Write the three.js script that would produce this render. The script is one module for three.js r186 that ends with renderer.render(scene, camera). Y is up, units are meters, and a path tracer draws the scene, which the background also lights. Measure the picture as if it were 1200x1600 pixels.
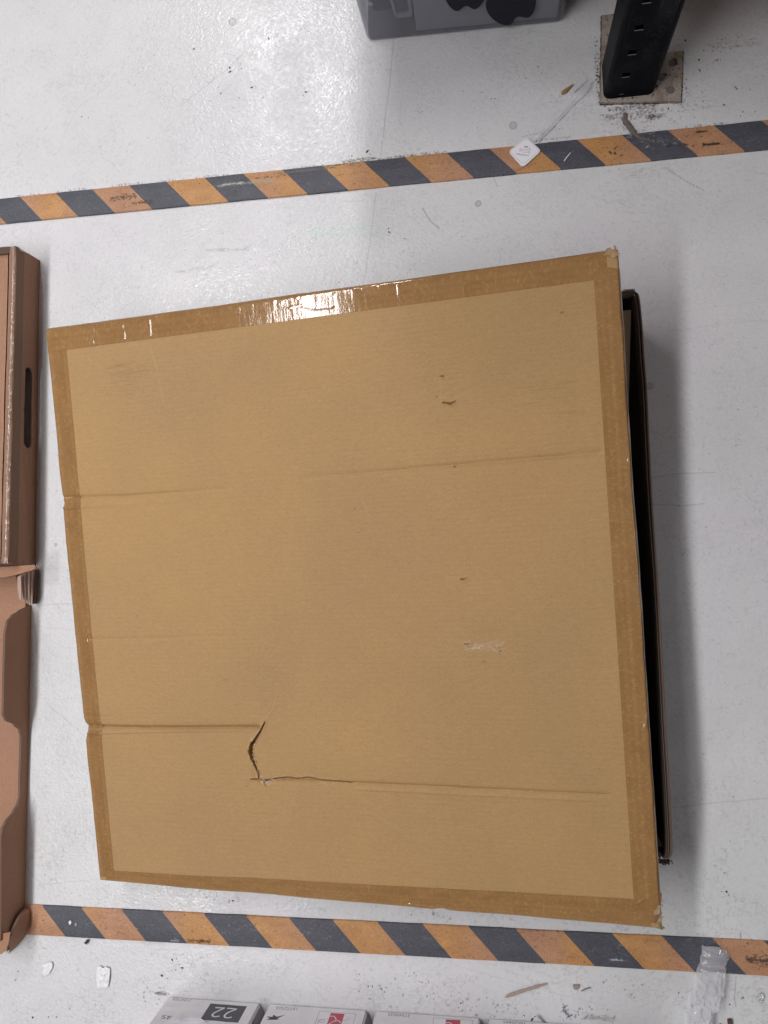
import * as THREE from 'three';
import { mergeGeometries, toCreasedNormals } from 'three/addons/utils/BufferGeometryUtils.js';
import { RoundedBoxGeometry } from 'three/addons/geometries/RoundedBoxGeometry.js';
import { RectAreaLightUniformsLib } from 'three/addons/lights/RectAreaLightUniformsLib.js';

// ---------------------------------------------------------------- camera, lamps, exposure
const scene = new THREE.Scene();
scene.background = new THREE.Color(0x000000);
const H = 1.171;                                     // the phone, held at chest height
const FOC = 1110, PW = 1200, PH = 1600;              // focal length in pixels of the photograph
const AX = new THREE.Vector3(0.98962818, -0.03192212, -0.14006083);   // floor axes seen from the camera (right, down, forward)
const AY = new THREE.Vector3(-0.14221239, -0.07999447, -0.98659846);
const AZ = new THREE.Vector3(0.02029022, 0.99628403, -0.0837045);
const camera = new THREE.PerspectiveCamera(2 * Math.atan(PH / 2 / FOC) * 180 / Math.PI, PW / PH, 0.02, 60);
camera.position.set(0, H, 0);
{
  const r = new THREE.Vector3(AX.x, AY.x, AZ.x), u = new THREE.Vector3(-AX.y, -AY.y, -AZ.y), b = new THREE.Vector3(-AX.z, -AY.z, -AZ.z);
  camera.quaternion.setFromRotationMatrix(new THREE.Matrix4().makeBasis(r, u, b));
}
scene.add(camera);
const renderer = new THREE.WebGLRenderer({ antialias: true });
renderer.setSize(768, 1024);
renderer.toneMapping = THREE.LinearToneMapping;
renderer.toneMappingExposure = 1;
renderer.shadowMap.enabled = true;
RectAreaLightUniformsLib.init();
const CEIL = 3.06, LAMP_Y = 2.98, LAMP = 27.0, LAMP_RGB = [1.0, 0.985, 1.0];
const LAMP_SPOTS = [[-1.58, 0.04, 1], [-1.46, -1.32, 1], [-1.12, -3.25, 1.5], [-1.66, 1.28, 1], [3.6, 0.6, 0.8]];   // x, z, strength
const LAMP_W = 0.3, LAMP_L = 1.2;

// ---------------------------------------------------------------- helpers
function mulberry(a) { return () => { a |= 0; a = a + 0x6D2B79F5 | 0; let t = Math.imul(a ^ a >>> 15, 1 | a); t = t + Math.imul(t ^ t >>> 7, 61 | t) ^ t; return ((t ^ t >>> 14) >>> 0) / 4294967296; }; }
const rnd = mulberry(20240611);
const R = (a, b) => a + (b - a) * rnd();
const lerp = (a, b, t) => a + (b - a) * t;
const clamp = (x, a = 0, b = 1) => Math.min(b, Math.max(a, x));
const sstep = (a, b, x) => { const t = clamp((x - a) / (b - a)); return t * t * (3 - 2 * t); };
const TAB = new Float32Array(65536); { const r = mulberry(7); for (let i = 0; i < 65536; i++) TAB[i] = r(); }
function vn(x, y) {
  const xi = Math.floor(x), yi = Math.floor(y), fx = x - xi, fy = y - yi, u = fx * fx * (3 - 2 * fx), v = fy * fy * (3 - 2 * fy);
  const a = TAB[(yi & 255) << 8 | xi & 255], b = TAB[(yi & 255) << 8 | (xi + 1) & 255], c = TAB[((yi + 1) & 255) << 8 | xi & 255], d = TAB[((yi + 1) & 255) << 8 | (xi + 1) & 255];
  return a + (b - a) * u + (c - a) * v + (a - b - c + d) * u * v;
}
function fbm(x, y, n = 4) { let s = 0, a = 0.5, t = 0; for (let i = 0; i < n; i++) { s += a * vn(x, y); t += a; a *= 0.5; x = x * 2.03 + 17.3; y = y * 2.03 + 9.1; } return s / t; }
const V = (x, y, z) => new THREE.Vector3(x, y, z);
// the place on the level at height y that lies behind a point of the photograph
function ray(px, py) { const q = V(px - PW / 2, py - PH / 2, FOC); return V(q.dot(AX), q.dot(AY), q.dot(AZ)); }
function at(px, py, y = 0) { const r = ray(px, py); return V(r.x * (y - H) / r.y, y, r.z * (y - H) / r.y); }

const used = {};
function numbered(n) { used[n] = (used[n] ?? -1) + 1; return used[n] ? n + '_' + String(used[n]).padStart(3, '0') : n; }
function tag(o, label, category, group) { o.userData.label = label; o.userData.category = category; if (group) o.userData.group = group; return o; }
function thing(name, label, category, p, group) {
  const o = new THREE.Group(); o.name = numbered(name); scene.add(o); if (p) o.position.copy(p);
  return tag(o, label, category, group);
}
function put(name, geo, mat, parent) {                // geometry in world places, made a child (or a top-level mesh)
  const g = Array.isArray(geo) ? mergeGeometries(geo.map((k) => { const j = k.index ? k.toNonIndexed() : k; for (const a of Object.keys(j.attributes)) if (!['position', 'normal', 'uv'].includes(a)) j.deleteAttribute(a); return j; })) : geo;
  const m = new THREE.Mesh(g, mat); m.castShadow = m.receiveShadow = true;
  if (parent) {
    m.name = name;
    let o = parent, off = V(0, 0, 0); while (o && o !== scene) { off.add(o.position); o = o.parent; }
    g.translate(-off.x, -off.y, -off.z); parent.add(m);
  } else { m.name = numbered(name); scene.add(m); }
  return m;
}
function struct(name, geo, mat) { const m = put(name, geo, mat); m.name = name; m.userData.kind = 'structure'; return m; }
function box(w, h, d, x, y, z) { return new THREE.BoxGeometry(w, h, d).translate(x, y, z); }
function rbox(w, h, d, x, y, z, r = 0.003, s = 3) { return new RoundedBoxGeometry(w, h, d, s, r).translate(x, y, z); }
// grid surface from a function of two parameters; lines may be uneven
function surf(us, vs, f, uvf) {
  const nu = us.length, nv = vs.length, pos = new Float32Array(nu * nv * 3), uv = new Float32Array(nu * nv * 2), idx = [];
  for (let j = 0; j < nv; j++) for (let i = 0; i < nu; i++) {
    const p = f(us[i], vs[j]), k = j * nu + i; pos[k * 3] = p.x; pos[k * 3 + 1] = p.y; pos[k * 3 + 2] = p.z;
    const q = uvf ? uvf(us[i], vs[j], p) : [us[i], vs[j]]; uv[k * 2] = q[0]; uv[k * 2 + 1] = q[1];
  }
  for (let j = 0; j < nv - 1; j++) for (let i = 0; i < nu - 1; i++) { const a = j * nu + i, b = a + 1, c = a + nu, d = c + 1; idx.push(a, c, b, b, c, d); }
  const g = new THREE.BufferGeometry();
  g.setAttribute('position', new THREE.BufferAttribute(pos, 3)); g.setAttribute('uv', new THREE.BufferAttribute(uv, 2)); g.setIndex(idx); g.computeVertexNormals();
  return g;
}
const span = (a, b, n) => Array.from({ length: n + 1 }, (_, i) => a + (b - a) * i / n);
function slab(pts, y0, y1, bevel = 0) {               // flat outline on the floor plane (x, z), with thickness
  const s = new THREE.Shape(pts.map((p) => new THREE.Vector2(p.x, -p.z)));
  const g = new THREE.ExtrudeGeometry(s, { depth: y1 - y0 - 2 * bevel, bevelEnabled: bevel > 0, bevelThickness: bevel, bevelSize: bevel, bevelOffset: -bevel, bevelSegments: 2, steps: 1 });
  return g.rotateX(-Math.PI / 2).translate(0, y0 + bevel, 0);
}
function slabUV(g, ox, oz, s) { const p = g.attributes.position, u = g.attributes.uv; for (let i = 0; i < p.count; i++) u.setXY(i, (p.getX(i) - ox) / s, -(p.getZ(i) - oz) / s); return g; }
function canvasTex(w, h, draw, srgb = true) {
  const c = document.createElement('canvas'); c.width = w; c.height = h; const x = c.getContext('2d'); draw(x, w, h);
  const t = new THREE.CanvasTexture(c); if (srgb) t.colorSpace = THREE.SRGBColorSpace; t.anisotropy = 8; return t;
}
function floatTex(w, h, f) {                          // one number per pixel, for relief and gloss
  const d = new Float32Array(w * h * 4);
  for (let j = 0; j < h; j++) for (let i = 0; i < w; i++) { const v = f(i, j), k = (j * w + i) * 4; d[k] = d[k + 1] = d[k + 2] = v; d[k + 3] = 1; }
  const t = new THREE.DataTexture(d, w, h, THREE.RGBAFormat, THREE.FloatType); t.magFilter = t.minFilter = THREE.LinearFilter; t.wrapS = t.wrapT = THREE.RepeatWrapping; t.needsUpdate = true; return t;
}
const rep = (t) => { t.wrapS = t.wrapT = THREE.RepeatWrapping; return t; };
const std = (rgb, rough, more = {}) => new THREE.MeshStandardMaterial({ color: new THREE.Color().setRGB(...rgb), roughness: rough, ...more });
const phys = (rgb, rough, more = {}) => new THREE.MeshPhysicalMaterial({ color: new THREE.Color().setRGB(...rgb), roughness: rough, ...more });
function pixels(x, w, h, f) {                         // f(i, j) gives sRGB bytes
  const im = x.createImageData(w, h), d = im.data;
  for (let j = 0; j < h; j++) for (let i = 0; i < w; i++) { const c = f(i, j), k = (j * w + i) * 4; d[k] = c[0]; d[k + 1] = c[1]; d[k + 2] = c[2]; d[k + 3] = 255; }
  x.putImageData(im, 0, 0);
}

// ---------------------------------------------------------------- the room: floor, walls, ceiling
const FX0 = -1.25, FZ0 = -1.22, FS = 2.0, FN = 2048;  // one tile of floor paint, 2 m square
const fxy = (px, py) => { const p = at(px, py); return [(p.x - FX0) / FS * FN, (p.z - FZ0) / FS * FN]; };
const MM = FN / FS / 1000;
const floorMap = rep(canvasTex(FN, FN, (x, w, h) => {
  pixels(x, w, h, (i, j) => {
    const big = fbm(i / 420, j / 420, 4) - 0.5, mid = fbm(i / 60 + 40, j / 60, 3) - 0.5, fine = vn(i / 2.6, j / 2.6) - 0.5, grain = TAB[(i * 131 + j * 7919) & 65535] - 0.5;
    const worm = Math.max(0, 0.085 - Math.abs(fbm(i / 9 + 90, j / 6.5 + 3, 2) - 0.5)) / 0.085, wf = sstep(0.40, 0.66, fbm(i / 34 + 7, j / 34 + 70, 3)) * (0.45 + 0.55 * sstep(1450, 1750, j));
    const speck = sstep(0.735, 0.83, fbm(i / 3.8 + 11, j / 3.1 + 5, 2));
    const v = 207 + big * 13 + mid * 7 + fine * 5 + grain * 5 - worm * wf * 15 - speck * (10 + 10 * wf);
    const lil = (fbm(i / 300 + 20, j / 300, 3) - 0.4) * 9; return [v - 0.4 + lil * 0.22, v - 0.5 - lil * 0.2, v - 0.2 + lil * 0.42];
  });
  const rr = mulberry(99), Q = (a, b) => a + (b - a) * rr();
  // fine hair scratches and drag marks
  x.lineCap = 'round';
  for (let k = 0; k < 900; k++) {
    const cx = Q(0, w), cy = Q(0, h), an = Q(0, 6.28), L = Q(5, 42); x.lineWidth = Q(0.5, 1.1);
    x.strokeStyle = rr() < 0.6 ? `rgba(95,95,100,${Q(0.06, 0.2)})` : `rgba(240,242,245,${Q(0.1, 0.3)})`;
    x.beginPath(); x.moveTo(cx, cy); x.quadraticCurveTo(cx + Math.cos(an) * L / 2 + Q(-5, 5), cy + Math.sin(an) * L / 2 + Q(-5, 5), cx + Math.cos(an) * L, cy + Math.sin(an) * L); x.stroke();
  }
  for (let k = 0; k < 46; k++) {
    const cx = Q(0, w), cy = Q(0, h), an = Q(-0.5, 0.5) + (rr() < 0.3 ? 1.2 : 0), L = Q(40, 240); x.lineWidth = Q(0.6, 1.2);
    x.strokeStyle = `rgba(110,110,116,${Q(0.07, 0.17)})`;
    x.beginPath(); x.moveTo(cx, cy); x.quadraticCurveTo(cx + Math.cos(an) * L / 2 + Q(-16, 16), cy + Math.sin(an) * L / 2 + Q(-16, 16), cx + Math.cos(an) * L, cy + Math.sin(an) * L); x.stroke();
  }
  // tiny dark dirt specks ground into the paint
  for (let k = 0; k < 1000; k++) { x.fillStyle = `rgba(${Q(50, 100)},${Q(48, 90)},${Q(44, 84)},${Q(0.15, 0.6)})`; x.beginPath(); x.ellipse(Q(0, w), Q(0, h), Q(0.5, 1.6), Q(0.4, 1.0), Q(0, 3), 0, 7); x.fill(); }
  const line = (pts, c, lw) => { x.strokeStyle = c; x.lineWidth = lw; x.beginPath(); pts.forEach((p, i) => { const q = fxy(...p); i ? x.lineTo(...q) : x.moveTo(...q); }); x.stroke(); };
  const blot = (px, py, rx, ry, c, n = 14, rot = 0) => { const [cx, cy] = fxy(px, py); for (let k = 0; k < n; k++) { const a = Q(0, 6.28), d = Math.sqrt(rr()), u = Math.cos(a) * d * rx, v = Math.sin(a) * d * ry; x.fillStyle = c; x.beginPath(); x.ellipse(cx + u * Math.cos(rot) - v * Math.sin(rot), cy + u * Math.sin(rot) + v * Math.cos(rot), Q(0.6, 2.6), Q(0.5, 1.7), Q(0, 3), 0, 7); x.fill(); } };
  // hairline joint of the floor, scratches seen in the picture
  line([[615, 60], [609, 130], [600, 200], [593, 262]], 'rgba(120,120,122,.5)', 1.0);
  line([[588, 300], [578, 380], [569, 440]], 'rgba(130,130,134,.45)', 0.9);
  line([[1200, 470], [1100, 482], [1030, 492]], 'rgba(130,132,136,.16)', 0.9);
  line([[1028, 521], [1120, 507], [1198, 500]], 'rgba(120,122,126,.15)', 0.9);
  line([[1010, 748], [1060, 740], [1120, 738]], 'rgba(95,95,99,.3)', 1);
  line([[1020, 788], [1070, 790], [1100, 787]], 'rgba(95,95,99,.33)', 1);
  line([[1050, 1262], [1120, 1254], [1200, 1247]], 'rgba(120,120,124,.35)', 1);
  line([[60, 946], [100, 943], [135, 944]], 'rgba(120,120,124,.38)', 1);
  line([[75, 1102], [100, 1122], [132, 1150]], 'rgba(140,140,142,.28)', 1.4);
  line([[95, 220], [122, 168], [165, 138], [182, 112]], 'rgba(140,140,145,.3)', 0.9);
  line([[282, 165], [350, 112], [380, 84]], 'rgba(120,120,126,.4)', 1.1);
  line([[325, 160], [362, 132], [374, 108], [371, 88], [350, 83]], 'rgba(120,120,126,.34)', 1);
  line([[660, 325], [672, 345], [686, 357]], 'rgba(90,90,94,.4)', 1.6);
  line([[1010, 130], [1085, 180]], 'rgba(100,98,96,.3)', 0.8);
  line([[780, 250], [770, 275], [778, 292]], 'rgba(110,110,112,.35)', 1.1);
  line([[1150, 1526], [1149, 1545], [1147, 1560], [1150, 1575]], 'rgba(110,108,108,.5)', 1);
  line([[1157, 1458], [1158, 1470]], 'rgba(60,60,62,.5)', 1.2);
  x.setLineDash([3, 3]); line([[1040, 262], [1070, 282], [1100, 298]], 'rgba(105,100,98,.4)', 1.6); line([[880, 200], [840, 208], [815, 214]], 'rgba(95,95,98,.4)', 1.4); x.setLineDash([]);
  for (const [px, py, r] of [[363, 34, 7], [87, 851, 2.2], [115, 1170, 0], [1015, 603, 5], [404, 1555, 0], [747, 318, 5], [802, 196, 6]]) if (r) { const [cx, cy] = fxy(px, py); x.strokeStyle = 'rgba(95,95,95,.45)'; x.lineWidth = 1.1; x.fillStyle = 'rgba(125,124,120,.28)'; x.beginPath(); x.ellipse(cx, cy, r, r * 1.1, 0, 0, 7); x.fill(); x.stroke(); }
  // scuffed smudges with their own grain
  const smudge = (px, py, rx, ry, a, rot) => { for (let k = 0; k < 46; k++) { const [cx, cy] = fxy(px, py); const u = Q(-rx, rx), v = Q(-ry, ry) * Q(0.2, 1), L = Q(4, 18); x.strokeStyle = `rgba(92,90,88,${a * Q(0.3, 1)})`; x.lineWidth = Q(0.6, 1.6); const X = cx + u * Math.cos(rot) - v * Math.sin(rot), Y = cy + u * Math.sin(rot) + v * Math.cos(rot); x.beginPath(); x.moveTo(X, Y); x.lineTo(X + Math.cos(rot + Q(-0.3, 0.3)) * L, Y + Math.sin(rot + Q(-0.3, 0.3)) * L); x.stroke(); } };
  smudge(970, 320, 60, 34, 0.13, 0.3); smudge(1000, 270, 40, 16, 0.15, 0); smudge(300, 422, 40, 6, 0.18, -0.1); smudge(350, 390, 40, 3, 0.2, 0.05);
  smudge(940, 120, 22, 46, 0.16, 1.4); smudge(800, 60, 80, 26, 0.14, -0.05); smudge(120, 1320, 26, 90, 0.07, 1.5); smudge(600, 1550, 60, 16, 0.1, 0); smudge(1040, 1505, 50, 30, 0.08, 0.2);
  smudge(930, 1590, 20, 6, 0.22, 0); smudge(845, 1590, 8, 5, 0.25, 0.8); smudge(245, 1552, 5, 3, 0.3, 0); smudge(905, 140, 10, 4, 0.3, -0.7);
  // grime round the foot of the upright and along the dirty edge of the far tape
  for (const [px, py, rx, ry, n, a] of [[980, 176, 46, 10, 150, 0.4], [1000, 182, 60, 14, 110, 0.3], [1060, 140, 14, 40, 60, 0.35], [936, 120, 7, 46, 90, 0.45], [985, 168, 50, 4, 120, 0.5], [1020, 182, 14, 5, 60, 0.5], [1140, 68, 40, 14, 46, 0.5], [1000, 200, 70, 20, 60, 0.3], [1080, 160, 30, 30, 40, 0.3], [900, 160, 40, 30, 40, 0.25]]) { blot(px, py, rx, ry, `rgba(64,52,44,${a * 0.8})`, n * 0.6); smudge(px, py, rx, ry, a * 0.35, Q(-0.4, 0.4)); }
  for (const [px, py, n] of [[40, 306, 10], [110, 298, 14], [260, 283, 16], [330, 276, 20], [480, 262, 46], [560, 250, 60], [620, 246, 40], [670, 240, 20], [860, 218, 14], [1100, 196, 18], [200, 288, 16]]) blot(px, py, 34, 3, 'rgba(96,92,80,.34)', n * 2, -0.02);
  for (const [px, py, rx, ry, n] of [[300, 1500, 60, 10, 20], [630, 1545, 80, 30, 46], [760, 1575, 60, 14, 50], [920, 1585, 60, 12, 60], [240, 1555, 30, 14, 36], [980, 1540, 40, 20, 20], [1120, 1380, 30, 30, 8], [360, 1405, 30, 10, 16], [690, 1430, 20, 8, 16]]) blot(px, py, rx, ry, 'rgba(70,66,66,.36)', n * 0.55);
  // a shoe print's inky scraps near the row of boxes
  for (let k = 0; k < 42; k++) { const t = k / 42, [cx, cy] = fxy(884 - 9 * Math.sin(t * 6) * 0.6 + 2, 1570 + t * 22); x.fillStyle = `rgba(70,70,92,${Q(0.35, 0.8)})`; x.beginPath(); x.ellipse(cx + Q(-4, 4), cy + Q(-2, 2), Q(0.5, 2), Q(0.5, 1.4), Q(0, 3), 0, 7); x.fill(); }
  // pale green-grey patch of older paint
  for (let k = 0; k < 60; k++) { const [cx, cy] = fxy(Q(480, 600), Q(352, 372)); x.fillStyle = 'rgba(176,205,197,.05)'; x.beginPath(); x.ellipse(cx, cy, Q(8, 22), Q(2, 7), 0, 0, 7); x.fill(); }
}));
floorMap.flipY = false;
const floorBump = floatTex(2048, 2048, (i, j) => 0.6 * fbm(i / 3.0, j / 2.6, 2) + 0.22 * fbm(i / 8 + 50, j / 7, 2) + 0.3 * fbm(i / 60, j / 60 + 9, 2));
const floorRough = floatTex(1024, 1024, (i, j) => clamp(0.35 + 0.24 * (fbm(i / 30 + 3, j / 30, 4) - 0.5) + 0.18 * (vn(i / 2, j / 2) - 0.5), 0.2, 0.8));
const floorMat = std([1, 1, 1], 1, { map: floorMap, bumpMap: floorBump, bumpScale: 0.00068, roughnessMap: floorRough });
{
  const g = new THREE.PlaneGeometry(9.4, 10.4).rotateX(-Math.PI / 2).translate(1.0, 0, -0.4), p = g.attributes.position, u = g.attributes.uv;
  for (let i = 0; i < p.count; i++) u.setXY(i, (p.getX(i) - FX0) / FS, (p.getZ(i) - FZ0) / FS);
  const f = struct('floor', g, floorMat);
  f.userData.label = 'worn pale grey painted concrete floor of the stockroom';
  const wallMat = std([0.42, 0.42, 0.43], 0.85);
  struct('ceiling', box(9.4, 0.1, 10.4, 1, CEIL + 0.05, -0.4), wallMat);
  struct('wall_left', box(0.1, CEIL, 10.4, -3.65, CEIL / 2, -0.4), wallMat);
  struct('wall_right', box(0.1, CEIL, 10.4, 5.65, CEIL / 2, -0.4), wallMat);
  struct('wall_back', box(9.2, CEIL, 0.1, 1, CEIL / 2, -5.55), wallMat);
  struct('wall_front', box(9.2, CEIL, 0.1, 1, CEIL / 2, 4.75), wallMat);
}
LAMP_SPOTS.forEach(([x, z, power], i) => {
  const words = ['nearest the taped carton', 'over the left edge of the aisle', 'at the far end of the aisle', 'behind the photographer', 'in the next aisle'];
  const t = thing('ceiling_light', 'white ceiling light ' + words[i], 'ceiling light', V(x, LAMP_Y, z), 'ceiling lights of the stockroom');
  put('housing', rbox(LAMP_W + 0.04, 0.06, LAMP_L + 0.04, x, LAMP_Y + 0.045, z, 0.008), std([0.8, 0.8, 0.8], 0.5), t);
  put('diffuser', box(LAMP_W, 0.008, LAMP_L, x, LAMP_Y + 0.008, z), std([0.9, 0.9, 0.9], 0.5, { emissive: new THREE.Color().setRGB(...LAMP_RGB), emissiveIntensity: 3.0 }), t);
  const l = new THREE.RectAreaLight(new THREE.Color().setRGB(...LAMP_RGB), LAMP * power, LAMP_W, LAMP_L);
  l.name = 'lamp_glow'; l.position.set(0, -0.004, 0); l.rotation.x = -Math.PI / 2; t.add(l); l.castShadow = true;
});

// ---------------------------------------------------------------- board and tape materials
function kraft(n, size, seed, tone, marks) {           // n pixels for size metres of brown board
  const k = size / n * 1000;                           // mm per pixel
  return canvasTex(n, n, (x, w, h) => {
    pixels(x, w, h, (i, j) => {
      const X = i * k + seed * 31, Y = j * k + seed * 17;
      const blot = fbm(X / 140, Y / 140, 4) - 0.5, fib = fbm(X / 5.5, Y / 1.6, 3) - 0.5, gr = 1.7 * (vn(X / 0.8, Y / 0.8) - 0.5), flute = Math.sin(Y / 7.2 * 6.283 + 2 * fbm(X / 90, Y / 90, 2)) * fbm(X / 60, Y / 30 + 8, 2), fleck = sstep(0.78, 0.9, vn(X / 1.3 + 70, Y / 1.1 + 30));
      const v = blot * 10 + fib * 10 + gr * 9 + flute * 1.7 - fleck * 9 * vn(X / 30, Y / 30);
      return [tone[0] + v + blot * 4, tone[1] + v * 0.95, tone[2] + v * 0.85 - blot * 8];
    });
    marks?.(x, w, h);
  });
}
const boardBump = floatTex(512, 512, (i, j) => 0.6 * fbm(i / 3, j / 2, 3) + 0.4 * vn(i / 12, j / 5));
const tapeStreak = floatTex(1024, 512, (i, j) => 1.5 * fbm(i / 15, j / 150, 3) + 0.5 * fbm(i / 5 + 40, j / 9, 3) + 0.5 * fbm(i / 60, j / 90 + 5, 2));
const kraftLeft = rep(kraft(1024, 0.6, 5, [156, 117, 93]));
const plainBoard = (map, rough = 0.86) => std([1, 1, 1], rough, { map, bumpMap: rep(boardBump), bumpScale: 0.00025 });
const brownMap = rep(kraft(512, 0.3, 9, [158, 122, 86]));

// ---------------------------------------------------------------- the big taped carton lid
{
  const BL = at(155, 1376, 0.06), TL = at(70, 512, 0.14), TR = at(967, 388, 0.22);
  const N = TR.clone().sub(TL).cross(BL.clone().sub(TL)).normalize(); if (N.y < 0) N.negate();
  const onLid = (px, py) => { const r = ray(px, py), c = V(0, H, 0); return c.add(r.multiplyScalar(TL.clone().sub(c).dot(N) / r.dot(N))); };
  const BR = onLid(1037, 1452);
  const base = V((TL.x + BR.x) / 2, 0.1, (TL.z + BR.z) / 2);
  const LW = 0.88, LH = 0.9;
  const bil = (s, t) => V(0, 0, 0).addScaledVector(TL, (1 - s) * (1 - t)).addScaledVector(TR, s * (1 - t)).addScaledVector(BR, s * t).addScaledVector(BL, (1 - s) * t);
  const st = (px, py) => {                             // lid fractions (across, down) under a point of the photograph
    const p = onLid(px, py); let s = 0.5, t = 0.5;
    for (let k = 0; k < 12; k++) {
      const q = bil(s, t), e = p.clone().sub(q), ds = bil(s + 1e-3, t).sub(q).multiplyScalar(1e3), dt = bil(s, t + 1e-3).sub(q).multiplyScalar(1e3);
      const a = ds.dot(ds), b = ds.dot(dt), c = dt.dot(dt), d = a * c - b * b; s += (e.dot(ds) * c - e.dot(dt) * b) / d; t += (e.dot(dt) * a - e.dot(ds) * b) / d;
    }
    return [s, t];
  };
  const M = (px, py) => { const q = st(px, py); return [q[0] * LW, q[1] * LH]; };
  const seg = (p, a, b) => { const dx = b[0] - a[0], dy = b[1] - a[1], k = clamp(((p[0] - a[0]) * dx + (p[1] - a[1]) * dy) / (dx * dx + dy * dy)); return [Math.hypot(p[0] - a[0] - dx * k, p[1] - a[1] - dy * k), k, (p[0] - a[0]) * dy - (p[1] - a[1]) * dx]; };
  // relief: [points in the picture, half width m, depth m, kind]
  const folds = [
    [[[92, 778], [180, 776], [270, 770], [365, 763]], 0.006, 0.0044, 'step', 1, 0.3], [[[92, 794], [170, 790], [300, 782]], 0.003, -0.0018, 'ridge', 1, 0.2],
    [[[470, 747], [600, 737], [700, 728], [940, 708]], 0.007, 0.0042, 'step', 0.35, 1],
    [[[140, 1000], [240, 998], [350, 995]], 0.005, 0.0018, 'step', 1, 0.3],
    [[[128, 1135], [200, 1137], [300, 1138], [402, 1138]], 0.007, 0.0055, 'step', 1, 0.9], [[[128, 1146], [250, 1143], [404, 1142]], 0.003, -0.0014, 'ridge', 1, 0.6], [[[126, 1118], [200, 1122]], 0.004, 0.0012, 'step', 1, 0],
    [[[404, 1222], [470, 1221], [560, 1225], [700, 1231], [800, 1236], [950, 1243]], 0.007, 0.0042, 'step', 1, 0.5], [[[560, 1233], [800, 1245], [930, 1251]], 0.004, -0.0012, 'ridge', 0.7, 0.4],
    [[[404, 1135], [428, 1108], [434, 1082]], 0.002, -0.0005, 'ridge', 1, 0], [[[230, 512], [245, 560], [258, 640]], 0.003, -0.0004, 'ridge', 1, 0],
    [[[870, 1050], [1000, 1046]], 0.004, 0.0004, 'step', 0.6, 1], [[[180, 1286], [420, 1290], [600, 1296]], 0.003, 0.0005, 'step', 0.2, 0.2],
  ].map(([p, w, d, kind, a, b]) => ({ p: p.map((q) => M(...q)), w, d, kind, a, b }));
  const cuts = [                                       // tears and punctures: points with half widths in mm
    [[[413, 1129, 0.25], [406, 1143, 0.7], [400, 1153, 1.2], [392, 1164, 2.0], [390, 1175, 2.6], [392, 1185, 2.0], [396, 1195, 1.2], [400, 1206, 0.8], [403, 1218, 0.6]], 0.014],
    [[[391, 1219, 0.6], [403, 1219, 0.8], [411, 1222, 1.3], [420, 1221, 0.8], [432, 1218, 0.9], [447, 1216, 0.7], [465, 1218, 0.6], [480, 1215.5, 0.5], [490, 1217, 0.6], [500, 1220, 0.6], [515, 1221, 0.5], [532, 1222, 0.4], [548, 1223.5, 0.2]], 0.008],
    [[[409, 1220, 0.5], [414, 1229, 0.2]], 0.008],
    [[[692, 628.8, 0.4], [699, 629.6, 1.2], [704, 630.6, 1.8], [711, 627.5, 0.6]], 0.005],
    [[[720, 904.5, 0.5], [723.5, 905.7, 1.1], [727, 904, 0.4]], 0.004],
    [[[727, 1005.5, 0.4], [731, 1007.5, 1.0], [735.5, 1006, 0.4]], 0.003],
    [[[686, 588, 0.4], [691, 588, 0.7]], 0.0015],
  ].map(([p, d]) => ({ p: p.map(([a, b, r]) => [...M(a, b), r / 1000]), d }));
  const pat = M(394, 1205);                            // a pushed-in triangle of board beside the tear
  const relief = (s, t) => {
    const p = [s * LW, t * LH]; let h = 0.0016 * (fbm(s * 5 + 3, t * 5 + 8, 3) - 0.5) * 2.2 - 0.004 * Math.exp(-((s - 0.33) ** 2 + (t - 0.78) ** 2) / 0.02);
    for (const f of folds) for (let i = 0; i < f.p.length - 1; i++) {
      const [d, k, side] = seg(p, f.p[i], f.p[i + 1]); if (d > f.w * 5) continue;
      if ((k <= 0 && i > 0) || (k >= 1 && i < f.p.length - 2)) continue;
      const along = clamp((i + k) / (f.p.length - 1)), am = lerp(f.a, f.b, along) * ((k > 0 && k < 1) || d < f.w ? Math.exp(-((k <= 0 || k >= 1) ? d * d / (f.w * f.w) * 2 : 0)) : 0);
      const sd = side > 0 ? -d : d;                    // below the fold is positive
      if (f.kind === 'step') h -= am * f.d * (0.75 * Math.exp(-d * d / (f.w * f.w * 0.12)) + (sd < 0 ? 0.55 * Math.exp(-d / (f.w * 1.1)) : 0));
      else h -= am * f.d * Math.exp(-d * d / (f.w * f.w * 0.3));
    }
    for (const c of cuts) {
      let best = 1;
      for (let i = 0; i < c.p.length - 1; i++) { const [d, k] = seg(p, c.p[i], c.p[i + 1]); const r = lerp(c.p[i][2], c.p[i + 1][2], k) * (c.d > 0.01 ? 1.0 : 0.7) * (0.55 + 0.95 * vn(p[0] * 700, p[1] * 700)); best = Math.min(best, d - r); }
      if (best < 0.006) h += -c.d * sstep(0.0006, -0.0003, best) + 0.0010 * sstep(0.0045, 0.0006, best) * (0.4 + vn(p[0] * 420, p[1] * 420));
    }
    const dx = p[0] - pat[0], dy = p[1] - pat[1]; if (dx > -0.006 && dx < 0.0075 && Math.abs(dy) < 0.013) h -= 0.0022 * sstep(-0.006, 0.004, dx) * sstep(-0.013, 0.008, dy) * sstep(0.013, 0.0115, dy);
    return h;
  };
  const ROUND = 0.007;
  const wob = (a, k) => 0.0016 * (fbm(a * 9 + k * 13, k * 7.7, 4) - 0.5) * 2;
  const notch = (t, c, w, d) => d * Math.exp(-(((t - c) / w) ** 2));
  const nl1 = st(96, 786)[1], nl2 = st(131, 1140)[1], nb = st(690, 1420)[0];
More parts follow.
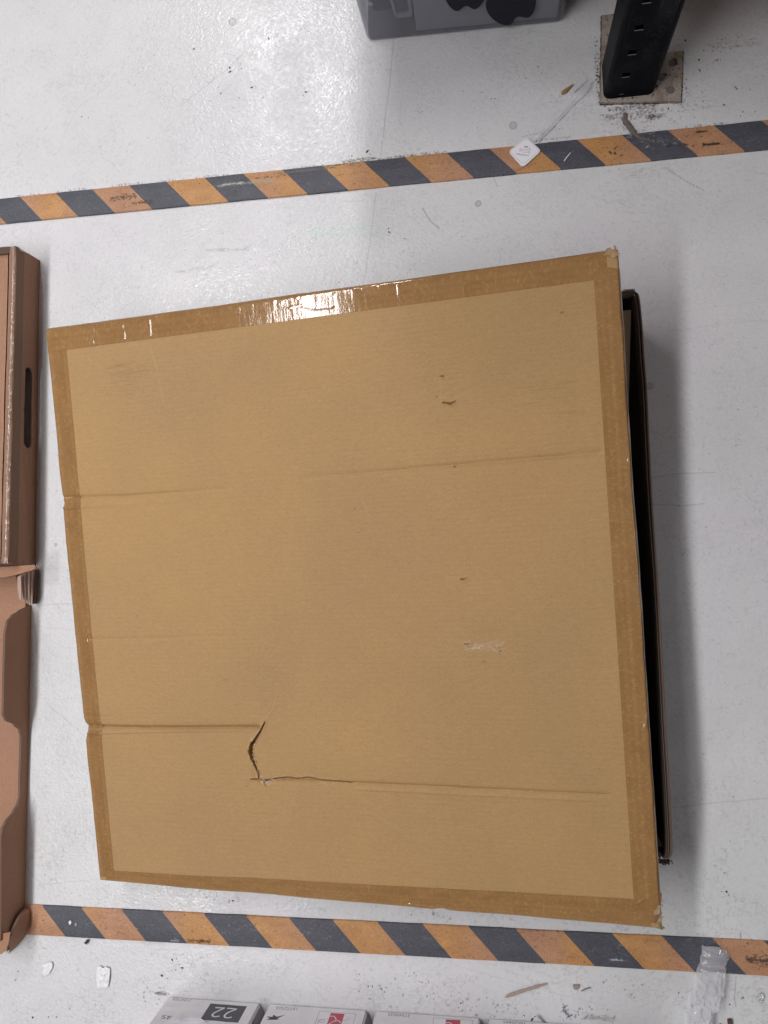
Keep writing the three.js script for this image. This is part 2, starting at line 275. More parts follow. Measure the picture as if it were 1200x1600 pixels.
  const place = (s, t, lift = 0) => {                  // a point of the board's face, its rim rounded over
    let S = s, T = t;
    const dl = s * LW, dr = (1 - s) * LW, du = t * LH, dd = (1 - t) * LH, near = (d) => sstep(0.05, 0, d);
    S += near(dl) * (wob(t, 1) + notch(t, nl1, 0.008, 0.003) + notch(t, nl2, 0.012, 0.006)) / LW - near(dr) * (wob(t, 2) + 0.0008) / LW;
    T += near(du) * (wob(s, 3) * 0.7) / LH - near(dd) * (wob(s, 4) + notch(s, nb, 0.01, 0.0022)) / LH;
    const p = bil(S, T); let h = relief(s, t);
    for (const [d, r] of [[dl, ROUND * 0.6], [dr, ROUND * 0.7], [du, ROUND * (1.5 - 0.9 * s)], [dd, ROUND * 0.3]]) if (d < r) { const e = r - d; h -= (r - Math.sqrt(Math.max(0, r * r - e * e))) * 0.9; }
    return p.addScaledVector(N, h + lift);
  };
  const uneven = (L, rough, zones) => {                // line spacing in metres: rough, finer inside the zones
    const out = [0]; let x = 0;
    while (x < L) { let s = Math.min(rough, 0.0007 + Math.min(x, L - x) * 0.25); for (const [a, b, f] of zones) { const d = Math.max(a - x, x - b, 0); s = Math.min(s, f + d * 0.3); } x = Math.min(L, x + s); out.push(x); }
    return out.map((v) => v / L);
  };
  const z1 = M(384, 1120), z2 = M(436, 1232), z3 = M(550, 1228), p1 = M(684, 586), p2 = M(737, 632), p3 = M(724, 905), p4 = M(730, 1007);
  const us = uneven(LW, 0.004, [[z1[0], z2[0], 0.0006], [z2[0], z3[0], 0.0012], [p1[0], p2[0], 0.0008]]);
  const zs = [[z1[1], z2[1], 0.0006], [p2[1] - 0.008, p2[1] + 0.001, 0.0008], [p1[1], p1[1] + 0.004, 0.0008], [p3[1] - 0.003, p3[1] + 0.003, 0.0008], [p4[1] - 0.003, p4[1] + 0.003, 0.0008]];
  for (const f of folds) { const ys = f.p.map((q) => q[1]); zs.push([Math.min(...ys), Math.max(...ys), 0.0016]); }
  const vs = uneven(LH, 0.004, zs);
  // colour of the printed-side board with its stains and scuffs
  const LN = 2048, L2 = (px, py) => { const q = st(px, py); return [q[0] * LN, q[1] * LN]; };
  const lidMap = kraft(LN, 0.9, 2, [168, 134, 89], (x) => {
    const rr = mulberry(5), Q = (a, b) => a + (b - a) * rr(); x.lineCap = 'round';
    const streaks = (px, py, w, h, n, a, c = '84,60,32') => { for (let k = 0; k < n; k++) { const [cx, cy] = L2(px + Q(-w, w), py + Q(-h, h)); x.strokeStyle = `rgba(${c},${Q(0.3, 1) * a})`; x.lineWidth = Q(1, 3); const L = Q(10, 60); x.beginPath(); x.moveTo(cx - L, cy + Q(-1, 1)); x.lineTo(cx + L, cy + Q(-1, 1)); x.stroke(); } };
    streaks(195, 596, 40, 28, 46, 0.14); streaks(200, 590, 22, 20, 26, 0.12); streaks(872, 622, 44, 26, 46, 0.11); streaks(240, 640, 70, 14, 26, 0.08); streaks(780, 560, 60, 50, 26, 0.05); streaks(520, 1270, 120, 30, 36, 0.06);
    streaks(330, 1300, 130, 30, 40, 0.07); streaks(600, 650, 200, 60, 40, 0.03); streaks(560, 900, 300, 300, 80, 0.025);
    for (let k = 0; k < 260; k++) { const [cx, cy] = L2(Q(726, 788), 1003 + Q(0, 15) + Q(-4, 4)); x.fillStyle = `rgba(196,180,162,${Q(0.04, 0.2)})`; x.beginPath(); x.ellipse(cx, cy, Q(1, 8), Q(0.7, 3), 0, 0, 7); x.fill(); }
    for (let k = 0; k < 26; k++) { const [cx, cy] = L2(Q(738, 752), Q(1006, 1014)); x.fillStyle = `rgba(210,198,186,${Q(0.12, 0.36)})`; x.beginPath(); x.ellipse(cx, cy, Q(1, 5), Q(0.7, 2.5), 0, 0, 7); x.fill(); }
    for (const [px, py, r, a] of [[878, 488, 5, 0.35], [691, 588, 5, 0.45], [710, 729, 3, 0.7], [682, 620, 3, 0.4], [782, 1017, 3, 0.6], [780, 1012, 3, 0.4], [555, 795, 2, 0.6], [384, 1230, 2, 0.6], [414, 1095, 2, 0.4], [332, 1058, 2, 0.4], [862, 932, 2.5, 0.3], [757, 1034, 6, 0.16], [560, 832, 2, 0.4], [215, 962, 2, 0.4], [350, 1062, 2, 0.4]]) { const [cx, cy] = L2(px, py); x.fillStyle = `rgba(70,46,24,${a})`; x.beginPath(); x.ellipse(cx, cy, r * 1.4, r * 0.7, 0, 0, 7); x.fill(); }
    const ln = (pts, c, w) => { x.strokeStyle = c; x.lineWidth = w; x.beginPath(); pts.forEach((p, i) => { const q = L2(...p); i ? x.lineTo(...q) : x.moveTo(...q); }); x.stroke(); };
    ln([[404, 1137], [425, 1108], [434, 1080]], 'rgba(196,168,126,.4)', 1.8); ln([[234, 540], [246, 580], [256, 632]], 'rgba(188,158,112,.22)', 6);
    ln([[686, 592], [690, 610], [688, 622]], 'rgba(186,156,112,.18)', 7); ln([[560, 770], [572, 794], [578, 812]], 'rgba(205,180,142,.3)', 1.5); ln([[560, 1262], [590, 1276], [640, 1310]], 'rgba(205,180,142,.25)', 1.6); ln([[384, 1121], [400, 1119], [408, 1127]], 'rgba(196,168,126,.25)', 2);
    // frayed pale paper along the tear
    for (const [px, py, n, sx, sy] of [[394, 1160, 60, 3, 5], [391, 1168, 40, 2, 6], [397, 1190, 40, 2, 4], [404, 1145, 20, 2, 4], [413, 1222, 90, 7, 3.5], [417, 1224, 60, 4, 4], [404, 1217, 30, 5, 3], [440, 1219, 26, 14, 1.6], [486, 1218, 24, 10, 2], [520, 1224, 20, 20, 1]]) for (let k = 0; k < n; k++) { const [cx, cy] = L2(px + Q(-sx, sx), py + Q(-sy, sy)); x.fillStyle = `rgba(${Q(190, 214)},${Q(166, 190)},${Q(146, 166)},${Q(0.2, 0.6)})`; x.beginPath(); x.ellipse(cx, cy, Q(0.8, 3.4), Q(0.6, 2), Q(0, 3), 0, 7); x.fill(); }
  });
  lidMap.flipY = false;
  const t = thing('carton_lid', 'large tilted brown cardboard lid with taped edges and an L shaped tear', 'cardboard lid', base);
  const lidMat = std([1, 1, 1], 0.8, { map: lidMap, bumpMap: boardBump, bumpScale: 0.0003 });
  const face = surf(us, vs, (s, q) => place(s, q), (s, q) => [s, q]);
  put('top_panel', face, lidMat, t);
  const rimMat = plainBoard(brownMap);
  const under = (p, d) => p.addScaledVector(N, -d);
  const SK = 0.017;
  const sides = { top: (a) => [a, 0], bottom: (a) => [a, 1], left: (a) => [0, a], right: (a) => [1, a] };
  for (const k of Object.keys(sides)) put('side_wall', surf(span(0, 1, 220), span(0, 1, 3), (a, d) => { const q = sides[k](a); return under(place(q[0] + (0.5 - q[0]) * 0.0006, q[1] + (0.5 - q[1]) * 0.0006), d * lerp(0.055, SK, sstep(0, 0.7, q[0])) * (0.9 + 0.25 * fbm(a * 12, 3, 3))); }, (a, d) => [a * 3, d * 0.06]), rimMat, t);
  put('bottom_panel', surf(span(0.002, 0.998, 40), span(0.002, 0.998, 40), (s, q) => under(bil(s, q), 0.0165), (s, q) => [s * 3, q * 3]), rimMat, t);
  // tape: strips that follow the face, folded over the rim
  const tapeMap = rep(canvasTex(1024, 256, (x, w, h) => pixels(x, w, h, (i, j) => {
    const b = fbm(i / 90, j / 50, 4) - 0.5, f = fbm(i / 4, j / 3 + 60, 3) - 0.5, g = TAB[(i * 77 + j * 913) & 65535] - 0.5, bub = sstep(0.56, 0.75, fbm(i / 7 + 20, j / 12, 3)), lanes = vn(j / 14, 4) - 0.5;
    const v = b * 16 + f * 16 + g * 10 + bub * 12 + lanes * 7; return [146 + v, 110 + v * 0.92, 69 + v * 0.7];
  })));
  const tapeMat = phys([1, 1, 1], 0.09, { map: tapeMap, bumpMap: rep(tapeStreak), bumpScale: 0.00008, ior: 1.52 });
  const ridges = [[[145, 506], [146, 537], 1.1], [[149, 506], [152, 538], 0.8], [[191, 508], [194, 529], 1.0], [[232, 499], [235, 523], 0.8], [[236, 497], [246, 494], 0.8], [[150, 507], [186, 500], 0.7], [[270, 492], [312, 484], 0.6], [[75, 514], [140, 505], 0.7], [[96, 777], [128, 775], 0.9], [[96, 794], [128, 791], 1.0], [[131, 1136], [165, 1136], 1.0], [[133, 1145], [165, 1142], 1.0], [[76, 549], [106, 544], 0.6],
    [[988, 700], [985, 718], 1.1], [[985, 718], [990, 734], 1.1], [[958, 737], [986, 732], 0.9], [[958, 706], [984, 700], 0.6], [[1006, 1040], [1010, 1058], 1.0], [[1013, 1115], [1009, 1135], 1.1], [[1009, 1135], [1020, 1150], 1.1], [[985, 1098], [1006, 1110], 0.6], [[965, 620], [977, 617], 0.8], [[967, 482], [969, 505], 0.8], [[640, 1412], [690, 1420], 0.8], [[290, 1386], [330, 1391], 0.6], [[995, 1412], [1015, 1401], 0.9],
    [[452, 481], [468, 477], 0.35], [[468, 477], [490, 483], 0.35], [[490, 483], [520, 480], 0.35], [[650, 430], [672, 427], 0.6], [[622, 444], [626, 470], 0.5]].map(([a, b, h]) => [M(...a), M(...b), h / 1000]);
  const strip = (q, lift, nu, nv, su, sv, du, dv) => {  // q: four corners in lid fractions (a b / d c)
    const f = (u, v) => { const s = lerp(lerp(q[0][0], q[1][0], u), lerp(q[3][0], q[2][0], u), v), w = lerp(lerp(q[0][1], q[1][1], u), lerp(q[3][1], q[2][1], u), v); return [s, w]; };
    return surf(span(0, 1, nu), span(0, 1, nv), (u, v) => {
      const [s, w] = f(u, v), S = clamp(s), W = clamp(w), over = Math.max(Math.max(0, -s, s - 1) * LW, Math.max(0, -w, w - 1) * LH), p = [S * LW, W * LH];
      let h = lift; for (const [a, b, k] of ridges) { const [d] = seg(p, a, b); if (d < 0.006) h += k * Math.exp(-d * d / 0.0000016); }
      const e = Math.min(S * LW, (1 - S) * LW, W * LH, (1 - W) * LH); h += (W > 0.9 ? 0.00012 : 0.0007) * sstep(0.02, 0.0, e) * Math.max(0, fbm(p[0] * 60, p[1] * 60, 3) - 0.45) * 2;
      return under(place(S, W, h), over).addScaledVector(bil(0.5, 0.5).sub(bil(S, W)).normalize(), over > 0 ? -0.0004 : 0);
    }, (u, v) => [du * u * su / 0.35 + dv * v, (dv ? u : v) * 0.55].slice(0, 2));
  };
  const dn = 0.012;
  const TLi = st(104, 545), TRi = st(928, 438), BLi = st(178, 1361), BRi = st(990, 1404);
  const long = (q, lift, nu, nv, k) => strip(q, lift, nu, nv, 0.9, 0.05, 1, 0, k);
  put('packing_tape', strip([[-0.0, -dn], [0.982, -dn], [0.982, TRi[1]], [0.0, TLi[1] + 0.002]], 0.0004, 420, 34, 0.9, 0.05, 1, 0), tapeMat, t);
  const vstrip = (q, lift) => { const g = strip(q, lift, 26, 420, 0.05, 0.9, 0, 0); const uv = g.attributes.uv; for (let j = 0, k = 0; j <= 420; j++) for (let i = 0; i <= 26; i++, k++) uv.setXY(k, j / 420 * 2.57, i / 26 * 0.55 + 0.4); return g; };
  put('packing_tape', vstrip([[-dn, 0.022], [TLi[0], 0.022], [BLi[0], 0.993], [-dn, 0.993]], 0.00018), tapeMat, t);
  put('packing_tape', vstrip([[TRi[0], st(927, 415)[1]], [1 + dn, 0.033], [1 + dn, 0.992], [BRi[0], 0.992]], 0.0003), tapeMat, t);
  put('packing_tape', strip([[st(165, 1362)[0], BLi[1]], [st(1016, 1405)[0], BRi[1]], [st(1016, 1405)[0], 0.9975], [st(165, 1362)[0], 0.9975]], 0.0005, 420, 28, 0.9, 0.05, 1, 0), tapeMat, t);
  put('tape_fold', (() => { const g = surf(span(0.035, 0.955, 420), span(0, 1, 8), (u, v) => { const w = 0.0008 + 0.0042 * Math.max(0, fbm(u * 26, 4, 3) - 0.25), d = (v - 0.35) * w * 2, S = clamp(1 - Math.max(0, -d + 0.0005) / LW), over = Math.max(0, d); return under(place(S, u, 0.0011 + 0.0006 * fbm(u * 90, v * 3, 3)), over).addScaledVector(TR.clone().sub(TL).normalize(), 0.0006); }, (u, v) => [u * 2.6, v * 0.05]); return g; })(), phys([0.31, 0.235, 0.17], 0.2, { bumpMap: rep(tapeStreak), bumpScale: 0.0006 }), t);
  // torn scraps of paper: corner tuft, crushed corner, fringe of the tear
  const crushMat = std([0.34, 0.24, 0.15], 0.9), frayMat = std([0.44, 0.33, 0.24], 0.9), frayDark = std([0.22, 0.14, 0.08], 0.9);
  const chip = (px, py, w, l, turn, lift) => { const q = st(px, py), c = place(clamp(q[0]), clamp(q[1]), lift), g = surf(span(-1, 1, 12), span(-1, 1, 4), (u, v) => { const ww = w * (0.35 + 1.0 * vn(u * 3.1 + px * 1.7, py + (v > 0 ? 5 : 0))) * (1 - 0.7 * u * u), ll = u * l * (0.8 + 0.5 * vn(v * 2.3 + py, px)); return V(c.x + (ll * Math.cos(turn) - v * ww * Math.sin(turn)), c.y + 0.0022 * (vn(u * 2.4 + px, v * 2 + py) - 0.3), c.z + (ll * Math.sin(turn) + v * ww * Math.cos(turn))); }, null); return g; };
  for (const g of [chip(397, 1156, 0.0014, 0.0055, 2.0, 0.0004), chip(393, 1165, 0.001, 0.005, 1.8, 0.0002), chip(398, 1190, 0.001, 0.003, 1.2, 0.0004), chip(416, 1224, 0.0022, 0.004, 0.2, 0.0009), chip(400, 1152, 0.0011, 0.004, 2.1, 0.0006), chip(402, 1207, 0.0009, 0.004, 1.3, 0.0006), chip(394, 1181, 0.0008, 0.003, 1.5, 0.0002), chip(450, 1217, 0.0008, 0.004, 0.1, 0.0006), chip(425, 1221, 0.0012, 0.005, 0.2, 0.0008), chip(410, 1219, 0.0014, 0.004, 0.7, 0.0005), chip(488, 1217, 0.0007, 0.004, 0.2, 0.0005)]) put('torn_paper', g, frayMat, t);
  put('corner_tuft', [chip(962, 384, 0.0016, 0.005, 1.5, -0.001), chip(957, 397, 0.007, 0.009, 0.2, 0.0009)], std([0.36, 0.24, 0.125], 0.8), t);
  for (const g of [chip(1030, 1421, 0.003, 0.008, 2.2, 0.001), chip(1031, 1438, 0.0035, 0.007, 2.4, 0.001), chip(1028, 1450, 0.003, 0.010, 0.2, -0.004), chip(1018, 1453, 0.002, 0.006, 0.5, -0.006), chip(1036, 1405, 0.003, 0.006, 1.6, 0)]) put('crushed_corner', g, crushMat, t);
  put('crushed_edge', [chip(1032, 1428, 0.0025, 0.005, 2.0, 0.0022), chip(1026, 1436, 0.001, 0.006, 2.3, 0.0022), chip(1034, 1449, 0.0025, 0.004, 1.0, 0.0012)], frayDark, t);
}

// ---------------------------------------------------------------- the dark tray under it
{
  const Y = 0.125, out = [[995, 456], [998, 459.5], [1003.5, 500], [1007.5, 560], [1011.5, 610], [1015, 685], [1021, 800], [1030, 925], [1037, 1050], [1041, 1130], [1047, 1230], [1051, 1317], [1050, 1337], [1045, 1342]].map((p) => at(...p, Y));
  const c = new THREE.CatmullRomCurve3(out, false, 'centripetal'), n = 160, P = c.getPoints(n);
  const t = thing('open_tray', 'open black lined cardboard tray under the big taped lid, rim showing at right', 'cardboard tray', V(0.13, 0, 0));
  const inner = std([0.09, 0.075, 0.062], 0.7), skin = std([0.13, 0.085, 0.06], 0.75), rim = std([0.12, 0.08, 0.06], 0.7);
  const X0 = 0.02, zt = P[0].z, zb = P[n].z, W = 0.007;
  const wall = (a, b, y0, y1, o0, o1) => surf(span(0, 1, n), [0, 1], (u, v) => { const p = P[Math.round(u * n)]; return V(p.x - lerp(o0, o1, v), lerp(y0, y1, v), p.z); }, (u, v) => [u * 3, v * 0.3]);
  put('right_wall', [wall(0, 0, 0, Y - 0.001, 0.004, 0), wall(0, 0, Y - 0.001, Y, 0, 0.0012)], skin, t);
  put('rim_fold', [surf(span(0, 1, n), span(0, 1, 10), (u, v) => { const p = P[Math.round(u * n)], g = Math.abs(v - 0.5) < 0.16 ? 0.004 : 0; return V(p.x - 0.0012 - v * (W - 0.002), Y + 0.001 * Math.sin(v * 6.28 * 1) * 0.4 - g, p.z); })], rim, t);
  put('lining', [wall(0, 0, Y, 0.004, W, 0.012)], inner, t);
  put('tray_floor', [box(P[80].x - X0 - 0.004, 0.004, zb - zt - 0.008, (P[80].x - 0.004 + X0) / 2, 0.003, (zt + zb) / 2)], inner, t);
  const endWall = (z, s) => [box(P[4].x - X0 - 0.006, Y - 0.006, 0.006, (P[4].x + X0) / 2 - 0.003, (Y - 0.006) / 2 + 0.001, z + s * 0.003)];
  put('end_wall', endWall(zt, 1), inner, t); put('end_wall', endWall(zb, -1), inner, t);
  put('left_wall', [box(0.006, 0.1, zb - zt - 0.014, X0, 0.051, (zt + zb) / 2)], inner, t);
  // folded corrugated edge at the far corner, crumpled bits at the near one
  const e0 = at(976, 460, Y), corr = [];
  for (let k = 0; k < 7; k++) corr.push(new THREE.TorusGeometry(0.0022, 0.0006, 6, 12).rotateX(Math.PI / 2).translate(e0.x + 0.002 * k, Y + 0.001, zt - 0.002 + (k % 2) * 0.0012));
  put('corrugated_edge', [...corr, box(0.03, 0.0012, 0.007, e0.x, Y - 0.001, zt + 0.0005)], rim, t);
  const e1 = at(1040, 1348, 0.1), curl = [];
  for (let k = 0; k < 4; k++) curl.push(new THREE.TorusGeometry(0.003, 0.0008, 6, 14, 4.6).rotateX(1.5).rotateY(k * 1.4).translate(e1.x - 0.006 + k * 0.004, 0.1, e1.z + (k % 2) * 0.004 - 0.004));
  put('crumpled_edge', [...curl, box(0.02, 0.001, 0.006, e1.x - 0.004, 0.098, e1.z - 0.001)], rim, t);
  const b0 = at(986, 484, 0.11), b1 = at(1003, 1000, 0.11);
  put('inner_flap', [surf(span(0, 1, 40), span(0, 1, 4), (u, v) => V(lerp(b0.x, b1.x - 0.018, u) - v * 0.05 - 0.003 * Math.sin(u * 3), 0.11 - v * 0.006, lerp(b0.z, b1.z, u)), (u, v) => [u * 2, v * 0.2])], std([0.52, 0.42, 0.31], 0.85), t);
  const k1 = at(1036, 1316, 0.11);
  put('torn_flap', [surf(span(0, 1, 8), span(0, 1, 4), (u, v) => V(k1.x - 0.012 + v * 0.012 * u, 0.108 + 0.004 * vn(u * 4, v * 3), k1.z - 0.02 + u * 0.026), null)], std([0.16, 0.11, 0.08], 0.85), t);
}

// ---------------------------------------------------------------- hazard tape on the floor
function hazard(z0, z1, x0, x1, start, label, dirt) {
  const P = 0.1448, W = z1 - z0, wob = (x, k) => 0.0006 * (fbm(x * 22 + k * 9, k * 3, 3) - 0.5) * 2;
  const n = 2048, m = 96, L = x1 - x0;
  const map = canvasTex(n, m, (x, w, h) => {
    pixels(x, w, h, (i, j) => {
      const X = x0 + i / n * L, q = (X - start - (j / m) * W * 0.92) / P, f = q - Math.floor(q), orange = f < 0.5;
      const g = TAB[(i * 37 + j * 5081) & 65535] - 0.5, b = 1.5 * (fbm(i / 30, j / 24, 5) - 0.5), wear = sstep(0.62, 0.8, fbm(i / 5 + 90, j / 5, 3)), dull = sstep(0.42, 0.62, fbm((i + 300) / 190, 5.5, 2)) , fine = sstep(0.68, 0.85, vn(i / 1.6, j / 1.6));
      if (orange) { const v = b * 16 + g * 22 - fine * 18; return [184 + v * 1.2 - dull * 8 - wear * 14, 135 + v * 1.05 - dull * 4 - wear * 14, 83 + v * 0.7 + dull * 15 - wear * 2]; }
      const v = b * 10 + g * 22 + wear * 10 + fine * 16; return [72 + v, 73 + v, 81 + v];
    });
    const rr = mulberry(dirt), Q = (a, b) => a + (b - a) * rr();
    for (let k = 0; k < 150; k++) { x.fillStyle = `rgba(${Q(40, 70)},${Q(34, 60)},${Q(30, 50)},${Q(0.15, 0.7)})`; x.beginPath(); x.ellipse(Q(0, w), Q(0, h), Q(0.6, 2.6), Q(0.5, 2.2), Q(0, 3), 0, 7); x.fill(); }
    for (let k = 0; k < 60; k++) { x.strokeStyle = `rgba(220,220,220,${Q(0.06, 0.3)})`; x.lineWidth = Q(0.6, 1.4); const a = Q(0, w), b = Q(0, h); x.beginPath(); x.moveTo(a, b); x.lineTo(a + Q(-26, 26), b + Q(-12, 12)); x.stroke(); }
    const spot = (px, py, rx, ry, num, c) => { const p = at(px, py), cx = (p.x - x0) / L * n, cy = (p.z - z0) / W * m; for (let k = 0; k < num; k++) { x.fillStyle = c; x.beginPath(); x.ellipse(cx + Q(-1, 1) * rx, cy + Q(-1, 1) * ry * Q(0, 1), Q(0.8, 3.2), Q(0.8, 3), Q(0, 3), 0, 7); x.fill(); } };
    if (dirt === 3) {
      for (let k = 0; k < 26; k++) spot(Q(0, 1190), Q(220, 310), Q(10, 40), Q(4, 14), 26, Q(0, 1) < 0.6 ? 'rgba(62,50,38,.13)' : 'rgba(150,148,140,.15)');
      spot(385, 288, 60, 8, 190, 'rgba(150,150,140,.34)'); spot(365, 289, 24, 8, 60, 'rgba(175,174,166,.4)'); spot(440, 276, 60, 6, 60, 'rgba(60,50,40,.3)'); spot(480, 268, 60, 5, 120, 'rgba(100,98,90,.45)'); spot(195, 310, 30, 14, 110, 'rgba(52,38,26,.4)'); spot(225, 318, 24, 10, 60, 'rgba(52,38,26,.4)'); spot(545, 258, 50, 8, 90, 'rgba(92,84,66,.4)'); spot(630, 246, 80, 7, 110, 'rgba(112,110,100,.4)');
      spot(955, 240, 20, 30, 16, 'rgba(40,30,22,.6)'); spot(1060, 230, 26, 14, 26, 'rgba(40,30,22,.5)'); spot(1110, 228, 14, 5, 60, 'rgba(48,44,42,.6)'); spot(1000, 212, 30, 20, 30, 'rgba(200,200,200,.3)'); spot(1030, 222, 40, 26, 30, 'rgba(210,205,200,.3)'); spot(1095, 208, 10, 5, 30, 'rgba(60,46,36,.5)');
    } else { for (let k = 0; k < 16; k++) spot(Q(60, 1190), Q(1430, 1500), Q(10, 40), Q(4, 14), 24, Q(0, 1) < 0.5 ? 'rgba(62,50,38,.1)' : 'rgba(170,168,164,.12)');
      spot(1188, 1498, 26, 20, 190, 'rgba(52,42,36,.34)'); spot(940, 1482, 30, 20, 40, 'rgba(52,42,36,.25)'); spot(312, 1468, 24, 7, 70, 'rgba(60,42,26,.4)'); spot(275, 1468, 9, 8, 26, 'rgba(180,180,185,.3)'); spot(380, 1450, 300, 40, 60, 'rgba(210,205,200,.25)'); spot(966, 1498, 16, 3, 30, 'rgba(190,190,196,.35)'); spot(1158, 1463, 10, 6, 30, 'rgba(60,50,44,.4)'); }
  });
  map.flipY = false;
  const bump = floatTex(512, 64, (i, j) => 0.6 * vn(i / 1.3, j / 1.3) + 0.5 * fbm(i / 20, j / 9, 3));
  const g = surf(span(0, 1, 300), [0, 0.03, 0.5, 0.97, 1], (u, v) => { const x = x0 + u * L; return V(x, v === 0 || v === 1 ? 0.0006 : 0.0042, lerp(z0 + wob(x, 1), z1 + wob(x, 2), v)); }, (u, v) => [u, v]);
  const m2 = std([1, 1, 1], 0.6, { map, bumpMap: bump, bumpScale: 0.0004 });
  tag(put('hazard_tape', g, m2), label, 'floor tape', 'striped hazard tapes on the floor');
}
hazard(-0.7143, -0.6638, -1.05, 0.72, -0.843, 'black and orange striped floor tape above the big lid, running past the rack upright', 3);
hazard(0.5560, 0.6060, -0.96, 0.70, -0.697, 'black and orange striped floor tape below the big lid, under the clear plastic film', 4);

// ---------------------------------------------------------------- cartons at the left edge
const leftMat = plainBoard(kraftLeft, 0.8);
const clearTape = phys([0.27, 0.165, 0.11], 0.16, { bumpMap: rep(tapeStreak), bumpScale: 0.0007, ior: 1.55 });
{
  const t = thing('shallow_carton', 'flat reddish brown carton with a hand hole, at upper left of the taped lid', 'cardboard box', V(-1.0, 0, -0.3));
  const f0 = at(62.5, 407), f1 = at(55.5, 884), h0 = 0.066, h1 = 0.072, g0 = at(26.5, 385, h0), g1 = at(14, 880, h1);
  const XL = -1.34, wallP = (u, v) => V(lerp(lerp(f0.x, f1.x, u), lerp(g0.x, g1.x, u), v) + 0.0012 * (fbm(u * 9, v * 3, 2) - 0.5), lerp(0, lerp(h0, h1, u), v), lerp(lerp(f0.z, f1.z, u), lerp(g0.z, g1.z, u), v));
  // wall with a real hand hole: outline in (u, v) lengths
  const LL = f1.z - f0.z, HH = 0.068;
  const uOf = (py) => { const p = at(44, py, 0.03); return (p.z - f0.z) / LL; };
  const sh = new THREE.Shape([[0, 0], [1, 0], [1, 1], [0, 1]].map(([a, b]) => new THREE.Vector2(a * LL, b * HH)));
  const ua = uOf(572) * LL, ub = uOf(700) * LL, hv0 = 0.0135, hv1 = 0.038, hole = new THREE.Path(), hr = 0.0122;
  hole.moveTo(ua + hr, hv0); hole.lineTo(ub - hr, hv0); hole.absarc(ub - hr, (hv0 + hv1) / 2, (hv1 - hv0) / 2, -Math.PI / 2, Math.PI / 2, false); hole.lineTo(lerp(ua, ub, 0.6), hv1); hole.lineTo(lerp(ua, ub, 0.55), hv1 + 0.0022); hole.lineTo(lerp(ua, ub, 0.5), hv1); hole.lineTo(ua + hr, hv1 - 0.001); hole.absarc(ua + hr, (hv0 + hv1) / 2, (hv1 - hv0) / 2 - 0.0005, Math.PI / 2, Math.PI * 1.5, false);
  sh.holes.push(hole);
  const wg = new THREE.ExtrudeGeometry(sh, { depth: 0.004, bevelEnabled: false, curveSegments: 12 });
  { const p = wg.attributes.position, uv = wg.attributes.uv; for (let i = 0; i < p.count; i++) { const u = p.getX(i) / LL, v = p.getY(i) / HH, d = p.getZ(i), w = wallP(u, v); uv.setXY(i, p.getX(i) / 0.6, p.getY(i) / 0.6); p.setXYZ(i, w.x - d, w.y, w.z); } wg.computeVertexNormals(); }
  put('right_wall', wg, leftMat, t);
  put('rim', surf(span(0, 1, 60), span(0, 1, 8), (u, v) => { const p = wallP(u, 1); return V(p.x - v * 0.014, p.y + 0.0015 * Math.sin(v * Math.PI) + 0.0012 * (fbm(u * 20, v * 2, 3) - 0.5), p.z); }, (u, v) => [u, v * 0.02]), leftMat, t);
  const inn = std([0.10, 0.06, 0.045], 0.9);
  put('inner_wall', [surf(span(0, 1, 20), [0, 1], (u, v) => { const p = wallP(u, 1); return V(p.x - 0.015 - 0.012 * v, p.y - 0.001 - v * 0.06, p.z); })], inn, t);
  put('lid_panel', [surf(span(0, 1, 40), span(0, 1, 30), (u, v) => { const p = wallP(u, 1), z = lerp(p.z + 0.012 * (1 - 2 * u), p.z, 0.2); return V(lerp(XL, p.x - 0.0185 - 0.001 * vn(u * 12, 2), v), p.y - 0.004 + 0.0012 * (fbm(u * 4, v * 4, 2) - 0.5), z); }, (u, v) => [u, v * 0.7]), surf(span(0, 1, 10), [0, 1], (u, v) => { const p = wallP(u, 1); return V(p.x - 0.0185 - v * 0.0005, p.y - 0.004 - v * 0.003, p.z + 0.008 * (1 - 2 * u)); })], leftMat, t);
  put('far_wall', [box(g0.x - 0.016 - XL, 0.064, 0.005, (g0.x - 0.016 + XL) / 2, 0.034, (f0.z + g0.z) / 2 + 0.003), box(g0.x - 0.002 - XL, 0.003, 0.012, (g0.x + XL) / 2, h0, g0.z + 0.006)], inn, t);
  const end = [0, 1].map((k) => { const p = k ? f1 : f0, q = k ? g1 : g0; return surf(span(0, 1, 6), span(0, 1, 4), (u, v) => V(lerp(lerp(p.x, q.x, v), XL, u), v * (k ? h1 : h0), lerp(p.z, q.z, v)), (u, v) => [u * 0.8, v * 0.1]); });
  put('end_wall', end[0], leftMat, t); put('end_wall', end[1], leftMat, t);
  // wrinkled clear tape over the rim and down the wall
  const wr = (u, v) => 0.0009 * Math.max(0, fbm(u * 120, v * 5 + 3, 3) - 0.42) * 2 * sstep(0.12, 0.45, u) + 0.0006;
  put('packing_tape', surf(span(0.004, 1.004, 340), span(0, 1, 18), (u, a) => {
    const w = clamp(u), p = wallP(w, 1); return V(p.x + 0.0008 * Math.cos(a * 3.14) - (1 - a) * 0.013, p.y + 0.0016 * Math.sin(a * Math.PI) + wr(u, a * 0.55) * 1.2 + 0.0006, p.z);
  }, (u, v) => [u * 1.6, v * 0.08]), clearTape, t);
  put('tape_edge', surf(span(0.004, 1.004, 120), span(0, 1, 6), (u, a) => { const p = wallP(clamp(u), 1 - a * 0.30); return V(p.x + 0.0007, p.y, p.z); }, (u, v) => [u * 1.6, v * 0.06]), phys([0.235, 0.145, 0.095], 0.6, { specularIntensity: 0.4 }), t);
